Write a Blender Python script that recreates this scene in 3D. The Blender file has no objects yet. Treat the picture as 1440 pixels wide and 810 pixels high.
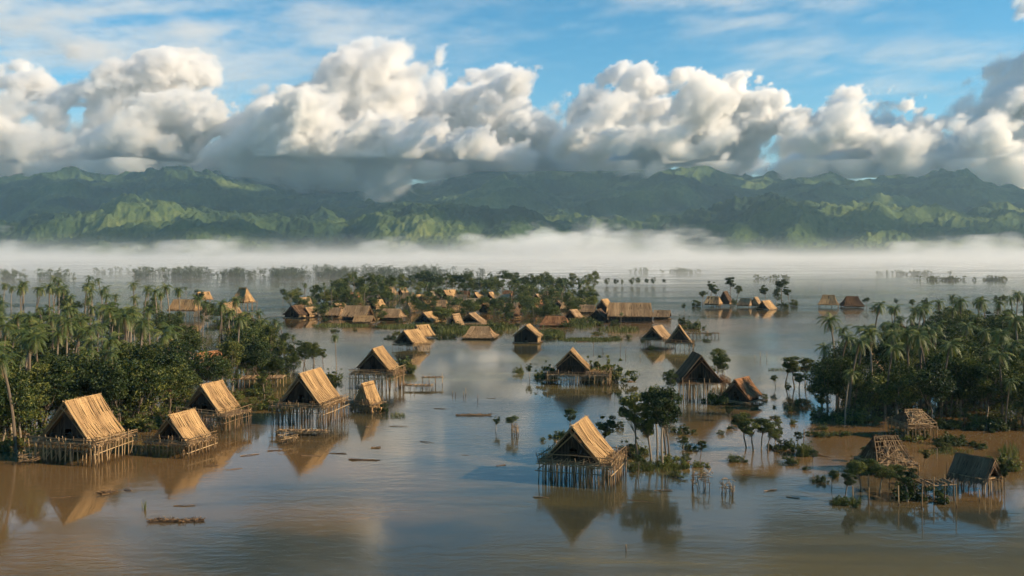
import bpy, bmesh, math, random
import numpy as np
from mathutils import Vector, Matrix
R = math.radians
scene = bpy.context.scene
COL = scene.collection
rng = np.random.default_rng(7)
random.seed(11)

# ------------------------------------------------------------------ camera
W0, H0, FPX, YH, CAMH = 1440.0, 810.0, 1247.0, 350.0, 34.0
cam_data = bpy.data.cameras.new('camera')
cam = bpy.data.objects.new('camera', cam_data)
COL.objects.link(cam)
cam.location = (0, 0, CAMH)
cam.rotation_euler = (R(90), 0, 0)
cam_data.sensor_width = 36.0
cam_data.lens = 36.0 * FPX / W0
cam_data.shift_y = -(H0 / 2 - YH) / W0
cam_data.clip_start = 1.0
cam_data.clip_end = 60000.0
scene.camera = cam

def P(px, py, z=0.0):
    """ground point seen at photo position (px, py)"""
    d = FPX * (CAMH - z) / (py - YH)
    return Vector(((px - W0 / 2) / FPX * d, d, z))

# ------------------------------------------------------------------ render / view
scene.view_settings.view_transform = 'Standard'
scene.view_settings.look = 'None'
scene.view_settings.gamma = 1.0
scene.view_settings.use_curve_mapping = False
scene.view_settings.exposure = EXPOSURE = 0.74
cy = scene.cycles
cy.use_denoising = True
cy.use_adaptive_sampling = True
cy.adaptive_threshold = 0.04
cy.max_bounces = 16
cy.diffuse_bounces = 2
cy.glossy_bounces = 3
cy.transmission_bounces = 3
cy.transparent_max_bounces = 8
cy.volume_bounces = 12
cy.volume_step_rate = 1.0
cy.volume_max_steps = 256
cy.caustics_reflective = False
cy.caustics_refractive = False

# ------------------------------------------------------------------ light
SUN_EL, SUN_AZ = R(27), math.atan2(0.96, -0.20)     # azimuth from +Y towards +X
world = bpy.data.worlds.new('World')
scene.world = world
world.use_nodes = True
nt = world.node_tree
nt.nodes.clear()
sky = nt.nodes.new('ShaderNodeTexSky')
sky.sky_type = 'NISHITA'
sky.sun_disc = False
sky.sun_elevation = SUN_EL
sky.sun_rotation = SUN_AZ
sky.air_density = 1.0
sky.dust_density = 0.0
sky.ozone_density = 2.2
sky.altitude = 300
bg = nt.nodes.new('ShaderNodeBackground')
bg.inputs['Strength'].default_value = 0.09
wo = nt.nodes.new('ShaderNodeOutputWorld')
hs = nt.nodes.new('ShaderNodeHueSaturation')
hs.inputs['Hue'].default_value = 0.485
hs.inputs['Saturation'].default_value = 1.4
nt.links.new(sky.outputs[0], hs.inputs['Color'])
nt.links.new(hs.outputs[0], bg.inputs['Color'])
nt.links.new(bg.outputs[0], wo.inputs['Surface'])

sun_data = bpy.data.lights.new('sun', 'SUN')
sun_data.energy = 5.0
sun_data.angle = R(0.5)
sun_data.color = (1.0, 0.78, 0.52)
sun = bpy.data.objects.new('sun', sun_data)
COL.objects.link(sun)
sdir = Vector((math.cos(SUN_EL) * math.sin(SUN_AZ), math.cos(SUN_EL) * math.cos(SUN_AZ), math.sin(SUN_EL)))
sun.rotation_euler = (-sdir).to_track_quat('-Z', 'Y').to_euler()
sun.location = sdir * 500

# ------------------------------------------------------------------ node helpers
def new_mat(name):
    m = bpy.data.materials.new(name)
    m.use_nodes = True
    m.node_tree.nodes.clear()
    return m, m.node_tree

def nd(t, kind, **inputs):
    n = t.nodes.new(kind)
    for k, v in inputs.items():
        n.inputs[k.replace('_', ' ')].default_value = v
    return n

def ramp(t, fac, stops, interp='LINEAR'):
    r = t.nodes.new('ShaderNodeValToRGB')
    r.color_ramp.interpolation = interp
    el = r.color_ramp.elements
    while len(el) < len(stops):
        el.new(0.5)
    for e, (p, c) in zip(el, stops):
        e.position = p
        e.color = (*c, 1) if len(c) == 3 else c
    t.links.new(fac, r.inputs[0])
    return r.outputs[0]

def mixc(t, fac, a, b, mode='MIX'):
    m = t.nodes.new('ShaderNodeMix')
    m.data_type = 'RGBA'
    m.blend_type = mode
    for val, sock in ((fac, m.inputs[0]), (a, m.inputs[6]), (b, m.inputs[7])):
        if isinstance(val, bpy.types.NodeSocket):
            t.links.new(val, sock)
        elif isinstance(val, (int, float)):
            sock.default_value = val
        else:
            sock.default_value = (*val, 1)
    return m.outputs[2]

def mth(t, op, a, b=None, c=None):
    m = t.nodes.new('ShaderNodeMath')
    m.operation = op
    for i, v in enumerate((a, b, c)):
        if v is None:
            continue
        if isinstance(v, bpy.types.NodeSocket):
            t.links.new(v, m.inputs[i])
        else:
            m.inputs[i].default_value = v
    return m.outputs[0]

def props(o, **kw):
    for k, v in kw.items():
        if v is not None:
            o[k] = v
    return o

def link_mesh(name, verts, faces, mat=None, parent=None, smooth=False):
    me = bpy.data.meshes.new(name)
    me.from_pydata(verts, [], faces)
    if mat:
        me.materials.append(mat)
    if smooth:
        me.polygons.foreach_set('use_smooth', [True] * len(me.polygons))
    me.update()
    o = bpy.data.objects.new(name, me)
    COL.objects.link(o)
    o.parent = parent
    return o

# ------------------------------------------------------------------ array noise
def _axis(n, cell, lat):
    p = np.arange(n) / cell + rng.random() * 3
    i = np.floor(p).astype(int)
    t = p - i
    t = t * t * t * (t * (t * 6 - 15) + 10)
    return i % lat, (i + 1) % lat, t.astype(np.float32)

def vnoise(shape, cells):
    lat = [int(n / c) + 6 for n, c in zip(shape, cells)]
    a = rng.random(lat, dtype=np.float32)
    for ax, (n, c) in enumerate(zip(shape, cells)):
        i0, i1, t = _axis(n, c, lat[ax])
        sh = [1] * len(shape)
        sh[ax] = n
        t = t.reshape(sh)
        a = np.take(a, i0, ax) * (1 - t) + np.take(a, i1, ax) * t
    return a

def fbm(shape, cells, octaves, gain=0.5, mode=None):
    out = np.zeros(shape, np.float32)
    amp, tot = 1.0, 0.0
    c = list(cells)
    for _ in range(octaves):
        n = vnoise(shape, c)
        if mode == 'billow':
            n = np.abs(2 * n - 1)
        elif mode == 'ridge':
            n = 1 - np.abs(2 * n - 1)
        out += n * amp
        tot += amp
        amp *= gain
        c = [max(x / 2, 1.0) for x in c]
    return out / tot

def smooth01(x, a, b):
    t = np.clip((x - a) / (b - a), 0, 1)
    return t * t * (3 - 2 * t)

# ------------------------------------------------------------------ volumes
def grid_volume(name, lo, hi, dens, mat, label, kind='stuff'):
    """A fog volume whose density field is given as an array (nx, ny, nz)."""
    nx, ny, nz = dens.shape
    n = nx * ny * nz
    IW = 4096
    IH = (n + IW - 1) // IW
    img = bpy.data.images.new(name + '_density', IW, IH, float_buffer=True, is_data=True)
    px = np.zeros((IH * IW, 4), np.float32)
    px[:n, 0] = dens.transpose(2, 1, 0).ravel() * 200.0     # kept well above the renderer's clipping value
    img.pixels.foreach_set(px.ravel())
    img.update()
    del px
    x0, y0, z0 = lo
    x1, y1, z1 = hi
    vs = [(x, y, z) for z in (z0, z1) for y in (y0, y1) for x in (x0, x1)]
    fs = [(0, 2, 3, 1), (4, 5, 7, 6), (0, 1, 5, 4), (2, 6, 7, 3), (0, 4, 6, 2), (1, 3, 7, 5)]
    o = link_mesh(name, vs, fs, mat)
    g = bpy.data.node_groups.new(name, 'GeometryNodeTree')
    g.interface.new_socket('Geometry', in_out='INPUT', socket_type='NodeSocketGeometry')
    g.interface.new_socket('Geometry', in_out='OUTPUT', socket_type='NodeSocketGeometry')
    out = g.nodes.new('NodeGroupOutput')
    pos = g.nodes.new('GeometryNodeInputPosition')
    sep = g.nodes.new('ShaderNodeSeparateXYZ')
    g.links.new(pos.outputs[0], sep.inputs[0])
    def idx(sock, a, b, k):
        v = mth(g, 'MULTIPLY', mth(g, 'SUBTRACT', sock, a), (k - 1) / (b - a))
        return mth(g, 'MINIMUM', mth(g, 'MAXIMUM', mth(g, 'ROUND', v), 0.0), float(k - 1))
    ix, iy, iz = (idx(sep.outputs[i], lo[i], hi[i], dens.shape[i]) for i in range(3))
    q = mth(g, 'ADD', ix, mth(g, 'MULTIPLY', mth(g, 'ADD', iy, mth(g, 'MULTIPLY', iz, float(ny))), float(nx)))
    row = mth(g, 'FLOOR', mth(g, 'DIVIDE', mth(g, 'ADD', q, 0.5), float(IW)))
    colm = mth(g, 'SUBTRACT', q, mth(g, 'MULTIPLY', row, float(IW)))
    uv = g.nodes.new('ShaderNodeCombineXYZ')
    g.links.new(mth(g, 'DIVIDE', mth(g, 'ADD', colm, 0.5), float(IW)), uv.inputs[0])
    g.links.new(mth(g, 'DIVIDE', mth(g, 'ADD', row, 0.5), float(IH)), uv.inputs[1])
    it = g.nodes.new('GeometryNodeImageTexture')
    it.interpolation = 'Closest'
    it.inputs['Image'].default_value = img
    g.links.new(uv.outputs[0], it.inputs['Vector'])
    sc = g.nodes.new('ShaderNodeSeparateXYZ')
    g.links.new(it.outputs['Color'], sc.inputs[0])
    vc = g.nodes.new('GeometryNodeVolumeCube')
    g.links.new(sc.outputs[0], vc.inputs['Density'])
    vc.inputs['Min'].default_value = lo
    vc.inputs['Max'].default_value = hi
    for k, v in zip(('Resolution X', 'Resolution Y', 'Resolution Z'), dens.shape):
        vc.inputs[k].default_value = v
    sm = g.nodes.new('GeometryNodeSetMaterial')
    sm.inputs['Material'].default_value = mat
    g.links.new(vc.outputs[0], sm.inputs[0])
    g.links.new(sm.outputs[0], out.inputs[0])
    md = o.modifiers.new('fog_volume', 'NODES')
    md.node_group = g
    return props(o, label=label, kind=kind)

def vol_mat(name, color, density, aniso=0.0):
    m, t = new_mat(name)
    v = t.nodes.new('ShaderNodeVolumePrincipled')
    v.inputs['Color'].default_value = (*color, 1)
    v.inputs['Density'].default_value = density
    v.inputs['Anisotropy'].default_value = aniso
    o = t.nodes.new('ShaderNodeOutputMaterial')
    t.links.new(v.outputs[0], o.inputs['Volume'])
    return m

class Puffs:
    """union of spheres sampled as a smooth signed distance in a grid"""
    def __init__(s, lo, hi, shape, blend=0.0):
        s.k = blend
        s.lo, s.hi, s.shape = np.array(lo, float), np.array(hi, float), shape
        s.step = (s.hi - s.lo) / (np.array(shape) - 1)
        s.f = np.full(shape, 1e4, np.float32)
    def add(s, c, r, squash=1.0, pad=1.6):
        c = np.array(c)
        rr = np.array([r, r, r * squash])
        a = np.maximum(np.floor((c - rr * pad - s.lo) / s.step).astype(int), 0)
        b = np.minimum(np.ceil((c + rr * pad - s.lo) / s.step).astype(int) + 1, s.shape)
        if (b <= a).any():
            return
        g = [(s.lo[i] + s.step[i] * np.arange(a[i], b[i]) - c[i]) / rr[i] for i in range(3)]
        d = np.sqrt(g[0][:, None, None] ** 2 + g[1][None, :, None] ** 2 + g[2][None, None, :] ** 2)
        d = ((d - 1) * r).astype(np.float32)
        v = s.f[a[0]:b[0], a[1]:b[1], a[2]:b[2]]
        if s.k:
            hh = np.maximum(s.k - np.abs(v - d), 0) / s.k
            np.minimum(v, d, out=v)
            v -= hh * hh * s.k * 0.25
        else:
            np.minimum(v, d, out=v)

# ---------------- cumulus bank behind the mountains (wholly above the haze box)
HAZE_TOP = 862.0
CD = 8900.0
MPP = CD / FPX
def cpos(px, py, dd=0.0):
    d = CD + dd
    return np.array([(px - 720) / FPX * d, d, CAMH + (YH - py) / FPX * d])

C_LO, C_HI = (-6700.0, 7500.0, HAZE_TOP + 8), (6700.0, 10500.0, 3050.0)
C_SH = (640, 104, 110)
pf = Puffs(C_LO, C_HI, C_SH, 150.0)
big = [  # photo x, y, radius in photo pixels
    (-60, 190, 80), (0, 185, 60), (30, 215, 50), (75, 165, 42), (100, 215, 45), (40, 120, 30), (110, 95, 22),
    (185, 150, 62), (230, 140, 58), (270, 165, 46), (240, 200, 52), (165, 205, 50), (215, 112, 30), (120, 120, 26),
    (330, 190, 50), (390, 175, 46), (355, 220, 42), (420, 205, 52), (440, 140, 34),
    (500, 135, 58), (560, 115, 44), (530, 180, 66), (590, 160, 58), (470, 190, 60), (545, 225, 60), (600, 100, 30), (500, 92, 26),
    (650, 180, 56), (690, 150, 48), (730, 165, 50), (670, 125, 24), (770, 185, 44), (720, 210, 50), (640, 220, 50),
    (845, 170, 42), (885, 140, 44), (905, 118, 26), (870, 195, 50), (925, 190, 46), (900, 225, 46), (815, 205, 40),
    (980, 165, 46), (1030, 160, 42), (1075, 180, 40), (1000, 205, 52), (1090, 205, 36), (1050, 215, 42), (965, 130, 24),
    (1150, 205, 42), (1200, 190, 52), (1180, 220, 42), (1250, 195, 56), (1310, 185, 54), (1270, 225, 46), (1340, 215, 50), (1190, 155, 24),
    (1370, 170, 48), (1415, 140, 52), (1450, 95, 50), (1440, 60, 34), (1410, 200, 56), (1490, 150, 80), (1530, 70, 80), (1560, 200, 80), (1500, 20, 50), (1590, 110, 80), (1640, 180, 70),  # tower past the right frame edge enlarged to shade the clouds beside it
    (-140, 190, 80),
]
for px, py, r in big:
    dd = rng.uniform(-550, 900) if px < 1100 else rng.uniform(-150, 250)
    c = cpos(px, py, dd)
    rm = r * MPP * 0.90
    pf.add(c, rm, 0.9)
    for _ in range(6):
        v = rng.normal(size=3)
        v /= np.linalg.norm(v)
        v[2] = v[2] * 0.7 + 0.3
        r2 = rm * rng.uniform(0.25, 0.48)
        c2 = c + v * rm * rng.uniform(0.78, 1.0)
        pf.add(c2, r2)
        for _ in range(1):
            w = rng.normal(size=3)
            w /= np.linalg.norm(w)
            w[2] = abs(w[2]) * 0.8
            pf.add(c2 + w * r2 * 0.95, r2 * rng.uniform(0.3, 0.5))
sh = C_SH
rags = [(540, 236, 40), (560, 254, 36), (520, 250, 34), (545, 278, 32), (548, 298, 24), (522, 282, 28), (568, 284, 26), (535, 262, 36), (600, 242, 34), (1418, 262, 16), (142, 258, 14), (926, 268, 14), (475, 238, 36), (430, 232, 30), (152, 232, 26), (140, 247, 15), (190, 226, 28),
        (885, 232, 32), (915, 244, 28), (938, 258, 13), (850, 226, 28), (1400, 232, 30), (1422, 250, 17), (1360, 226, 28), (1200, 230, 30), (1270, 228, 34), (1140, 230, 28), (650, 228, 28),
        (370, 236, 30), (400, 240, 22), (330, 232, 24), (250, 230, 24), (60, 228, 26), (-10, 230, 30), (720, 224, 22), (1010, 224, 24)]
RD = 8350.0
for px, py, r in rags:                  # cloud belly over every hanging rag
    d = RD + 60.0
    for k in range(2):
        rr = max(r, 22) * RD / FPX * rng.uniform(1.1, 1.5)
        pf.add(((px - 720) / FPX * d + rng.uniform(-120, 120), d + rng.uniform(-260, 100), C_LO[2] + rr * 0.35), rr, 0.9)
for px in range(-180, 1640, 20):       # low far bank closing the sky just over the ridge
    pf.add(cpos(px, rng.uniform(236, 250), rng.uniform(1100, 1450)), rng.uniform(200, 330), 0.8)
def leaning(shape, cells, octaves, gain, k, mode=None):
    """noise whose structure leans sideways with height"""
    pad = int(abs(k) * shape[2]) + 2
    a = fbm((shape[0] + pad, shape[1], shape[2]), cells, octaves, gain, mode)
    out = np.empty(shape, np.float32)
    for j in range(shape[2]):
        o = int(k * j)
        out[:, :, j] = a[pad - o:pad - o + shape[0], :, j]
    return out
wob = (leaning(sh, (34, 26, 40), 2, 0.55, 0.7) - 0.5) * 640 + (leaning(sh, (13, 11, 14), 5, 0.66, 0.5) - 0.5) * 860 + (fbm(sh, (7, 6, 7), 3, 0.6, 'billow') - 0.42) * 190
sd = pf.f + wob
zc = np.linspace(C_LO[2], C_HI[2], sh[2])[None, None, :]
soft = 50 + 240 * smooth01(fbm(sh, (40, 30, 30), 2), 0.35, 0.7)             # edges crisp in places, wispy in others
den = np.clip(-sd / soft, 0, 1)
base_z = C_LO[2] - 60 + 190 * smooth01(fbm(sh[:2], (24, 22), 4), 0.42, 0.76)[:, :, None]
den *= smooth01(zc, base_z, base_z + 70)
# thin high veil and fragments
x = np.linspace(C_LO[0], C_HI[0], sh[0])
gx = np.linspace(C_LO[0], C_HI[0], sh[0])[:, None, None]
gy = np.linspace(C_LO[1], C_HI[1], sh[1])[None, :, None]
gpx, gpy = 720 + gx / gy * FPX, YH - (zc - CAMH) / gy * FPX     # where the veil hangs in the sky
veil = smooth01(leaning(sh, (60, 40, 9), 6, 0.66, 2.0), 0.46, 0.72) * smooth01(leaning(sh, (26, 22, 7), 5, 0.66, 2.6), 0.42, 0.68) * 1.5
vm = np.clip(np.exp(-((gpx - 90) / 300) ** 2 - ((gpy - 40) / 120) ** 2) * 2.6
             + np.exp(-((gpx - 1000) / 200) ** 2 - ((gpy + 15) / 46) ** 2) * 2.2
             + np.exp(-((gpx - 520) / 330) ** 2 - ((gpy - 45) / 60) ** 2) * 0.55
             + np.exp(-((gpx - 1280) / 240) ** 2 - ((gpy - 90) / 40) ** 2) * 0.9, 0, 3)
cloud_den = (den * 0.034 + veil * vm * 0.0008).astype(np.float32)
cloud_den[cloud_den < 4e-5] = 0
CLOUD = vol_mat('cloud_vapour', (0.991, 0.992, 0.994), 0.005, 0.1)
grid_volume('clouds', C_LO, C_HI, cloud_den, CLOUD, 'white and grey cumulus bank rising behind the mountain ridge')
del den, sd, wob, soft

# ------------------------------------------------------------------ terrain
def poly(xs, pts):
    p = np.array(pts, float)
    return np.interp(xs, p[:, 0], p[:, 1])
NT, NR = 1150, 430
pxs = np.linspace(-260, 1700, NT)
dist = np.concatenate([np.linspace(3300, 5400, 230), np.linspace(5410, 10200, NR - 230)])
back = poly(pxs, [(-260, 262), (-100, 250), (0, 247), (60, 240), (120, 238), (200, 242), (250, 242), (290, 246), (340, 252), (410, 257), (470, 256), (540, 255), (590, 254), (640, 247), (690, 239), (730, 238), (765, 231), (800, 238), (880, 241), (940, 240), (975, 236), (1010, 242), (1060, 250), (1080, 243), (1120, 250), (1200, 256), (1290, 251), (1350, 246), (1400, 250), (1440, 252), (1560, 250), (1700, 260)])
mid = poly(pxs, [(-260, 290), (0, 268), (60, 262), (130, 268), (190, 262), (240, 247), (300, 252), (360, 264), (420, 275), (470, 280), (600, 282), (640, 275), (720, 268), (800, 272), (900, 262), (960, 252), (1020, 262), (1100, 270), (1180, 262), (1280, 258), (1360, 255), (1440, 270), (1700, 270)])
front = poly(pxs, [(-260, 310), (-60, 322), (0, 322), (60, 308), (130, 301), (185, 291), (240, 288), (310, 291), (370, 301), (430, 316), (490, 322), (530, 303), (580, 292), (640, 296), (720, 300), (780, 318), (860, 322), (940, 320), (1000, 311), (1050, 300), (1098, 285), (1150, 294), (1230, 290), (1300, 296), (1370, 300), (1440, 306), (1700, 300)])
D, T = np.meshgrid(dist, pxs, indexing='xy')          # (NT, NR)
def hz(y, d):
    return CAMH + (YH - y) / FPX * d
fd = 4700 + 350 * (vnoise((NT,), (160,)) - 0.5)       # where the front hills crest
md_ = 7000 + 600 * (vnoise((NT,), (200,)) - 0.5)
bd = 9300 + 500 * (vnoise((NT,), (220,)) - 0.5)
hf = hz(front, fd)[:, None]
hm = hz(mid, md_)[:, None]
hb = hz(back, bd)[:, None]
fdc, mdc, bdc = fd[:, None], md_[:, None], bd[:, None]
foot = 3650 + 420 * (vnoise((NT,), (70,)) - 0.5)[:, None] + 200 * (vnoise((NT,), (25,)) - 0.5)[:, None]
up = np.clip((D - foot) / (fdc - foot), 0, 1)
h = np.where(D < fdc, hf * up ** 1.25, 0)
k = np.clip((D - fdc) / (mdc - fdc), 0, 1)
dip = np.sin(k * math.pi) * 70
h = np.where((D >= fdc) & (D < mdc), hf + (hm - hf) * k ** 1.2 - dip, h)
k = np.clip((D - mdc) / (bdc - mdc), 0, 1)
h = np.where((D >= mdc) & (D < bdc), hm + (hb - hm) * k - np.sin(k * math.pi) * 60, h)
k = np.clip((D - bdc) / 900, 0, 1)
h = np.where(D >= bdc, hb * (1 - 0.55 * k), h)
# spurs and gullies
ct = (pxs[1] - pxs[0])
def shear(a, k, per=NT):
    """lean the spurs sideways with distance"""
    out = np.empty_like(a)
    for j in range(NR):
        out[:, j] = np.roll(a[:, j], int(k * (dist[j] - 3300) + 26 * math.sin(dist[j] / 330.0)))
    return out
rid = shear(fbm((NT, NR), (120, 70), 6, 0.46, 'ridge'), 0.035)
rid3 = shear(fbm((NT, NR), (22, 15), 4, 0.55, 'ridge'), 0.05)
rid2 = shear(fbm((NT, NR), (52, 34), 5, 0.5, 'ridge'), -0.03)
amp = np.clip(h / 140, 0, 1)
crest = np.exp(-((D - fdc) / 260) ** 2) * 0.55 + np.exp(-((D - bdc) / 420) ** 2) * 0.8 + np.exp(-((D - mdc) / 350) ** 2) * 0.5
h = h + amp * (1 - np.clip(crest, 0, 0.8)) * ((rid - 0.62) * (225 + 220 * np.clip((D - 5200) / 3000, 0, 1)) + (rid2 - 0.6) * 112)
h = h + amp * ((rid2 - 0.6) * 30 + (rid3 - 0.6) * (46 + 40 * np.clip((D - 5200) / 3000, 0, 1)))
canopy = rng.random((NT, NR), dtype=np.float32)
h = h + np.clip(h / 40, 0, 1) * ((canopy - 0.5) * 9 + (vnoise((NT, NR), (3.5, 3.5)) - 0.5) * 12)
h = np.where(D < foot, -3 + 0 * h, np.maximum(h, -3))
h = np.minimum(h, HAZE_TOP - 12)
X = (T - 720) / FPX * D
verts = np.stack([X, D, h], -1).reshape(-1, 3)
i = np.arange(NT - 1)[:, None] * NR + np.arange(NR - 1)[None, :]
quads = np.stack([i, i + NR, i + NR + 1, i + 1], -1).reshape(-1, 4)
me = bpy.data.meshes.new('mountains')
me.vertices.add(len(verts)); me.vertices.foreach_set('co', verts.astype(np.float32).ravel())
me.loops.add(quads.size); me.loops.foreach_set('vertex_index', quads.astype(np.int32).ravel())
me.polygons.add(len(quads)); me.polygons.foreach_set('loop_start', np.arange(0, quads.size, 4, dtype=np.int32))
me.polygons.foreach_set('use_smooth', np.ones(len(quads), bool))
me.update(calc_edges=True)
hills = bpy.data.objects.new('mountains', me)
COL.objects.link(hills)
props(hills, kind='structure', label='green forested mountain ridges behind the flooded plain')
m, t = new_mat('mountain_forest')
geo = t.nodes.new('ShaderNodeNewGeometry')
n1 = nd(t, 'ShaderNodeTexNoise', Scale=0.0016, Detail=6.0, Roughness=0.6); t.links.new(geo.outputs['Position'], n1.inputs['Vector'])
n2 = nd(t, 'ShaderNodeTexNoise', Scale=0.035, Detail=5.0, Roughness=0.75); t.links.new(geo.outputs['Position'], n2.inputs['Vector'])
f = mth(t, 'ADD', mth(t, 'MULTIPLY', n1.outputs[0], 0.75), mth(t, 'MULTIPLY', n2.outputs[0], 0.25))
colr = ramp(t, f, [(0.38, (0.010, 0.024, 0.013)), (0.48, (0.030, 0.054, 0.019)), (0.56, (0.068, 0.098, 0.029)), (0.65, (0.14, 0.16, 0.05))])
b = t.nodes.new('ShaderNodeBsdfPrincipled')
b.inputs['Roughness'].default_value = 0.9
b.inputs['Specular IOR Level'].default_value = 0.1
t.links.new(colr, b.inputs['Base Color'])
o = t.nodes.new('ShaderNodeOutputMaterial'); t.links.new(b.outputs[0], o.inputs[0])
me.materials.append(m)

# ------------------------------------------------------------------ water
m, t = new_mat('flood_water')
geo = t.nodes.new('ShaderNodeNewGeometry')
mp = t.nodes.new('ShaderNodeMapping'); mp.inputs['Scale'].default_value = (0.010, 0.030, 0.0)
t.links.new(geo.outputs['Position'], mp.inputs['Vector'])
silt = nd(t, 'ShaderNodeTexNoise', Scale=1.0, Detail=6.0, Roughness=0.6, Distortion=1.2); t.links.new(mp.outputs[0], silt.inputs['Vector'])
base = ramp(t, silt.outputs[0], [(0.34, (0.026, 0.032, 0.026)), (0.48, (0.055, 0.050, 0.027)), (0.57, (0.100, 0.079, 0.030)), (0.66, (0.18, 0.148, 0.046))])
def plume(cx, cyy, rx, ry):
    """silt cloud in the water off a flooded bank"""
    m1 = t.nodes.new('ShaderNodeMapping')
    m1.vector_type = 'POINT'
    m1.inputs['Scale'].default_value = (1 / rx, 1 / ry, 0)
    m1.inputs['Location'].default_value = (-cx / rx, -cyy / ry, 0)
    t.links.new(geo.outputs['Position'], m1.inputs['Vector'])
    ln = t.nodes.new('ShaderNodeVectorMath'); ln.operation = 'LENGTH'
    t.links.new(m1.outputs[0], ln.inputs[0])
    return mth(t, 'SUBTRACT', 1.35, ln.outputs['Value'])
pl = mth(t, 'MAXIMUM', mth(t, 'MAXIMUM', plume(-72, 128, 60, 62), plume(78, 155, 46, 52)), plume(30, 420, 150, 80))
pl = mth(t, 'ADD', pl, mth(t, 'MULTIPLY', mth(t, 'SUBTRACT', silt.outputs[0], 0.5), 3.0))
plc = ramp(t, pl, [(0.15, (0, 0, 0)), (0.85, (1, 1, 1))])
base = mixc(t, plc, base, (0.135, 0.080, 0.033))
# ripples: long lazy waves plus small chop, calmer in broad streaks
mp2 = t.nodes.new('ShaderNodeMapping'); mp2.inputs['Scale'].default_value = (0.30, 0.62, 0.0)
t.links.new(geo.outputs['Position'], mp2.inputs['Vector'])
w1 = nd(t, 'ShaderNodeTexNoise', Scale=1.0, Detail=5.0, Roughness=0.55); t.links.new(mp2.outputs[0], w1.inputs['Vector'])
mp3 = t.nodes.new('ShaderNodeMapping'); mp3.inputs['Scale'].default_value = (0.006, 0.02, 0.0)
t.links.new(geo.outputs['Position'], mp3.inputs['Vector'])
calm = nd(t, 'ShaderNodeTexNoise', Scale=1.0, Detail=3.0, Roughness=0.5); t.links.new(mp3.outputs[0], calm.inputs['Vector'])
cs = ramp(t, calm.outputs[0], [(0.40, (0.10,) * 3), (0.60, (1.0,) * 3)])
bump = t.nodes.new('ShaderNodeBump')
bump.inputs['Distance'].default_value = 0.065
t.links.new(cs, bump.inputs['Strength'])
t.links.new(w1.outputs[0], bump.inputs['Height'])
b = t.nodes.new('ShaderNodeBsdfPrincipled')
t.links.new(ramp(t, calm.outputs[0], [(0.40, (0.045,) * 3), (0.62, (0.15,) * 3)]), b.inputs['Roughness'])
b.inputs['IOR'].default_value = 1.42
t.links.new(base, b.inputs['Base Color'])
t.links.new(bump.outputs[0], b.inputs['Normal'])
o = t.nodes.new('ShaderNodeOutputMaterial'); t.links.new(b.outputs[0], o.inputs[0])
WX, WY0, WY1 = 9400.0, -900.0, 10900.0
water = link_mesh('water', [(-WX, WY0, 0), (WX, WY0, 0), (WX, WY1, 0), (-WX, WY1, 0)], [(0, 1, 2, 3)], m)
props(water, kind='structure', label='brown flood water covering the whole plain')

# ------------------------------------------------------------------ mist on the water
def lump_mist(name, lo, hi, shape, puffs, wobble, softness, strength, label, mat, cell=14):
    q = Puffs(lo, hi, shape)
    for c, r, s in puffs:
        q.add(c, r, s, 2.2)
    step = q.step
    base = min(step)
    cells = [cell * base * 4 / s for s in step]
    w = (fbm(shape, cells, 6, 0.58) - 0.5) * wobble
    d = np.clip(-(q.f + w) / softness, 0, 1)
    return grid_volume(name, lo, hi, (d * strength).astype(np.float32), mat, label)

MIST = vol_mat('mist_vapour', (0.975, 0.99, 1.0), 0.005, 0.1)
ps = []
top = lambda px: poly(px, [(-200, 338), (0, 336), (60, 345), (110, 352), (160, 350), (230, 347), (330, 345), (430, 339), (480, 342), (560, 345), (640, 338), (700, 330), (760, 330), (810, 324), (870, 326), (910, 320), (960, 330), (1000, 346), (1040, 358), (1080, 358), (1130, 352), (1200, 346), (1260, 347), (1340, 342), (1440, 336), (1640, 338)])
for px in range(-200, 1650, 12):
    for _ in range(4 if 660 < px < 1000 else 2):
        d = rng.uniform(2750, 3400)
        tz = CAMH + (YH - float(top(px)) - 2) / FPX * d
        r = rng.uniform(0.35, 1.0) * max(tz, 26) * 0.8
        ps.append(((px - 720 + rng.uniform(-8, 8)) / FPX * d, d, max(tz, 20) - r) if False else None)
        ps[-1] = ((((px - 720) + rng.uniform(-8, 8)) / FPX * d, d, max(tz, 24) - r), r, 1.0)
M_LO, M_HI, M_SH = (-2700.0, 640.0, 0.5), (2700.0, 3560.0, 170.0), (450, 110, 44)
q = Puffs(M_LO, M_HI, M_SH)
for c, r, sq in ps:
    q.add(c, r, sq, 2.2)
w = (fbm(M_SH, (16, 12, 18), 5, 0.62) - 0.5) * 330
gap = smooth01(fbm(M_SH[:2], (34, 16), 4, 0.55), 0.36, 0.6)[:, :, None]
md3 = np.clip(-(q.f + w) / 80, 0, 1) * 0.0095 * (0.10 + 0.90 * gap)
zz = np.linspace(M_LO[2], M_HI[2], M_SH[2])[None, None, :]
yy = np.linspace(M_LO[1], M_HI[1], M_SH[1])[None, :, None]
low = fbm(M_SH[:2], (40, 10), 5, 0.55)[:, :, None]
lay = 5 + 12 * smooth01(yy, 1500, 3000)
md3 = md3 + np.exp(-zz / lay) * smooth01(low, 0.30, 0.74) * smooth01(yy, 1000, 3300) * 0.0042
md3 = md3 + np.exp(-zz / 13) * smooth01(yy, 640, 1150) * 0.0016 * (0.55 + 0.9 * low)
md3 = md3 * smooth01(zz, M_HI[2], M_HI[2] - 25)
md3[md3 < 2e-5] = 0
grid_volume('mist', M_LO, M_HI, md3.astype(np.float32), MIST, 'white mist bank lying along the foot of the hills')

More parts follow.
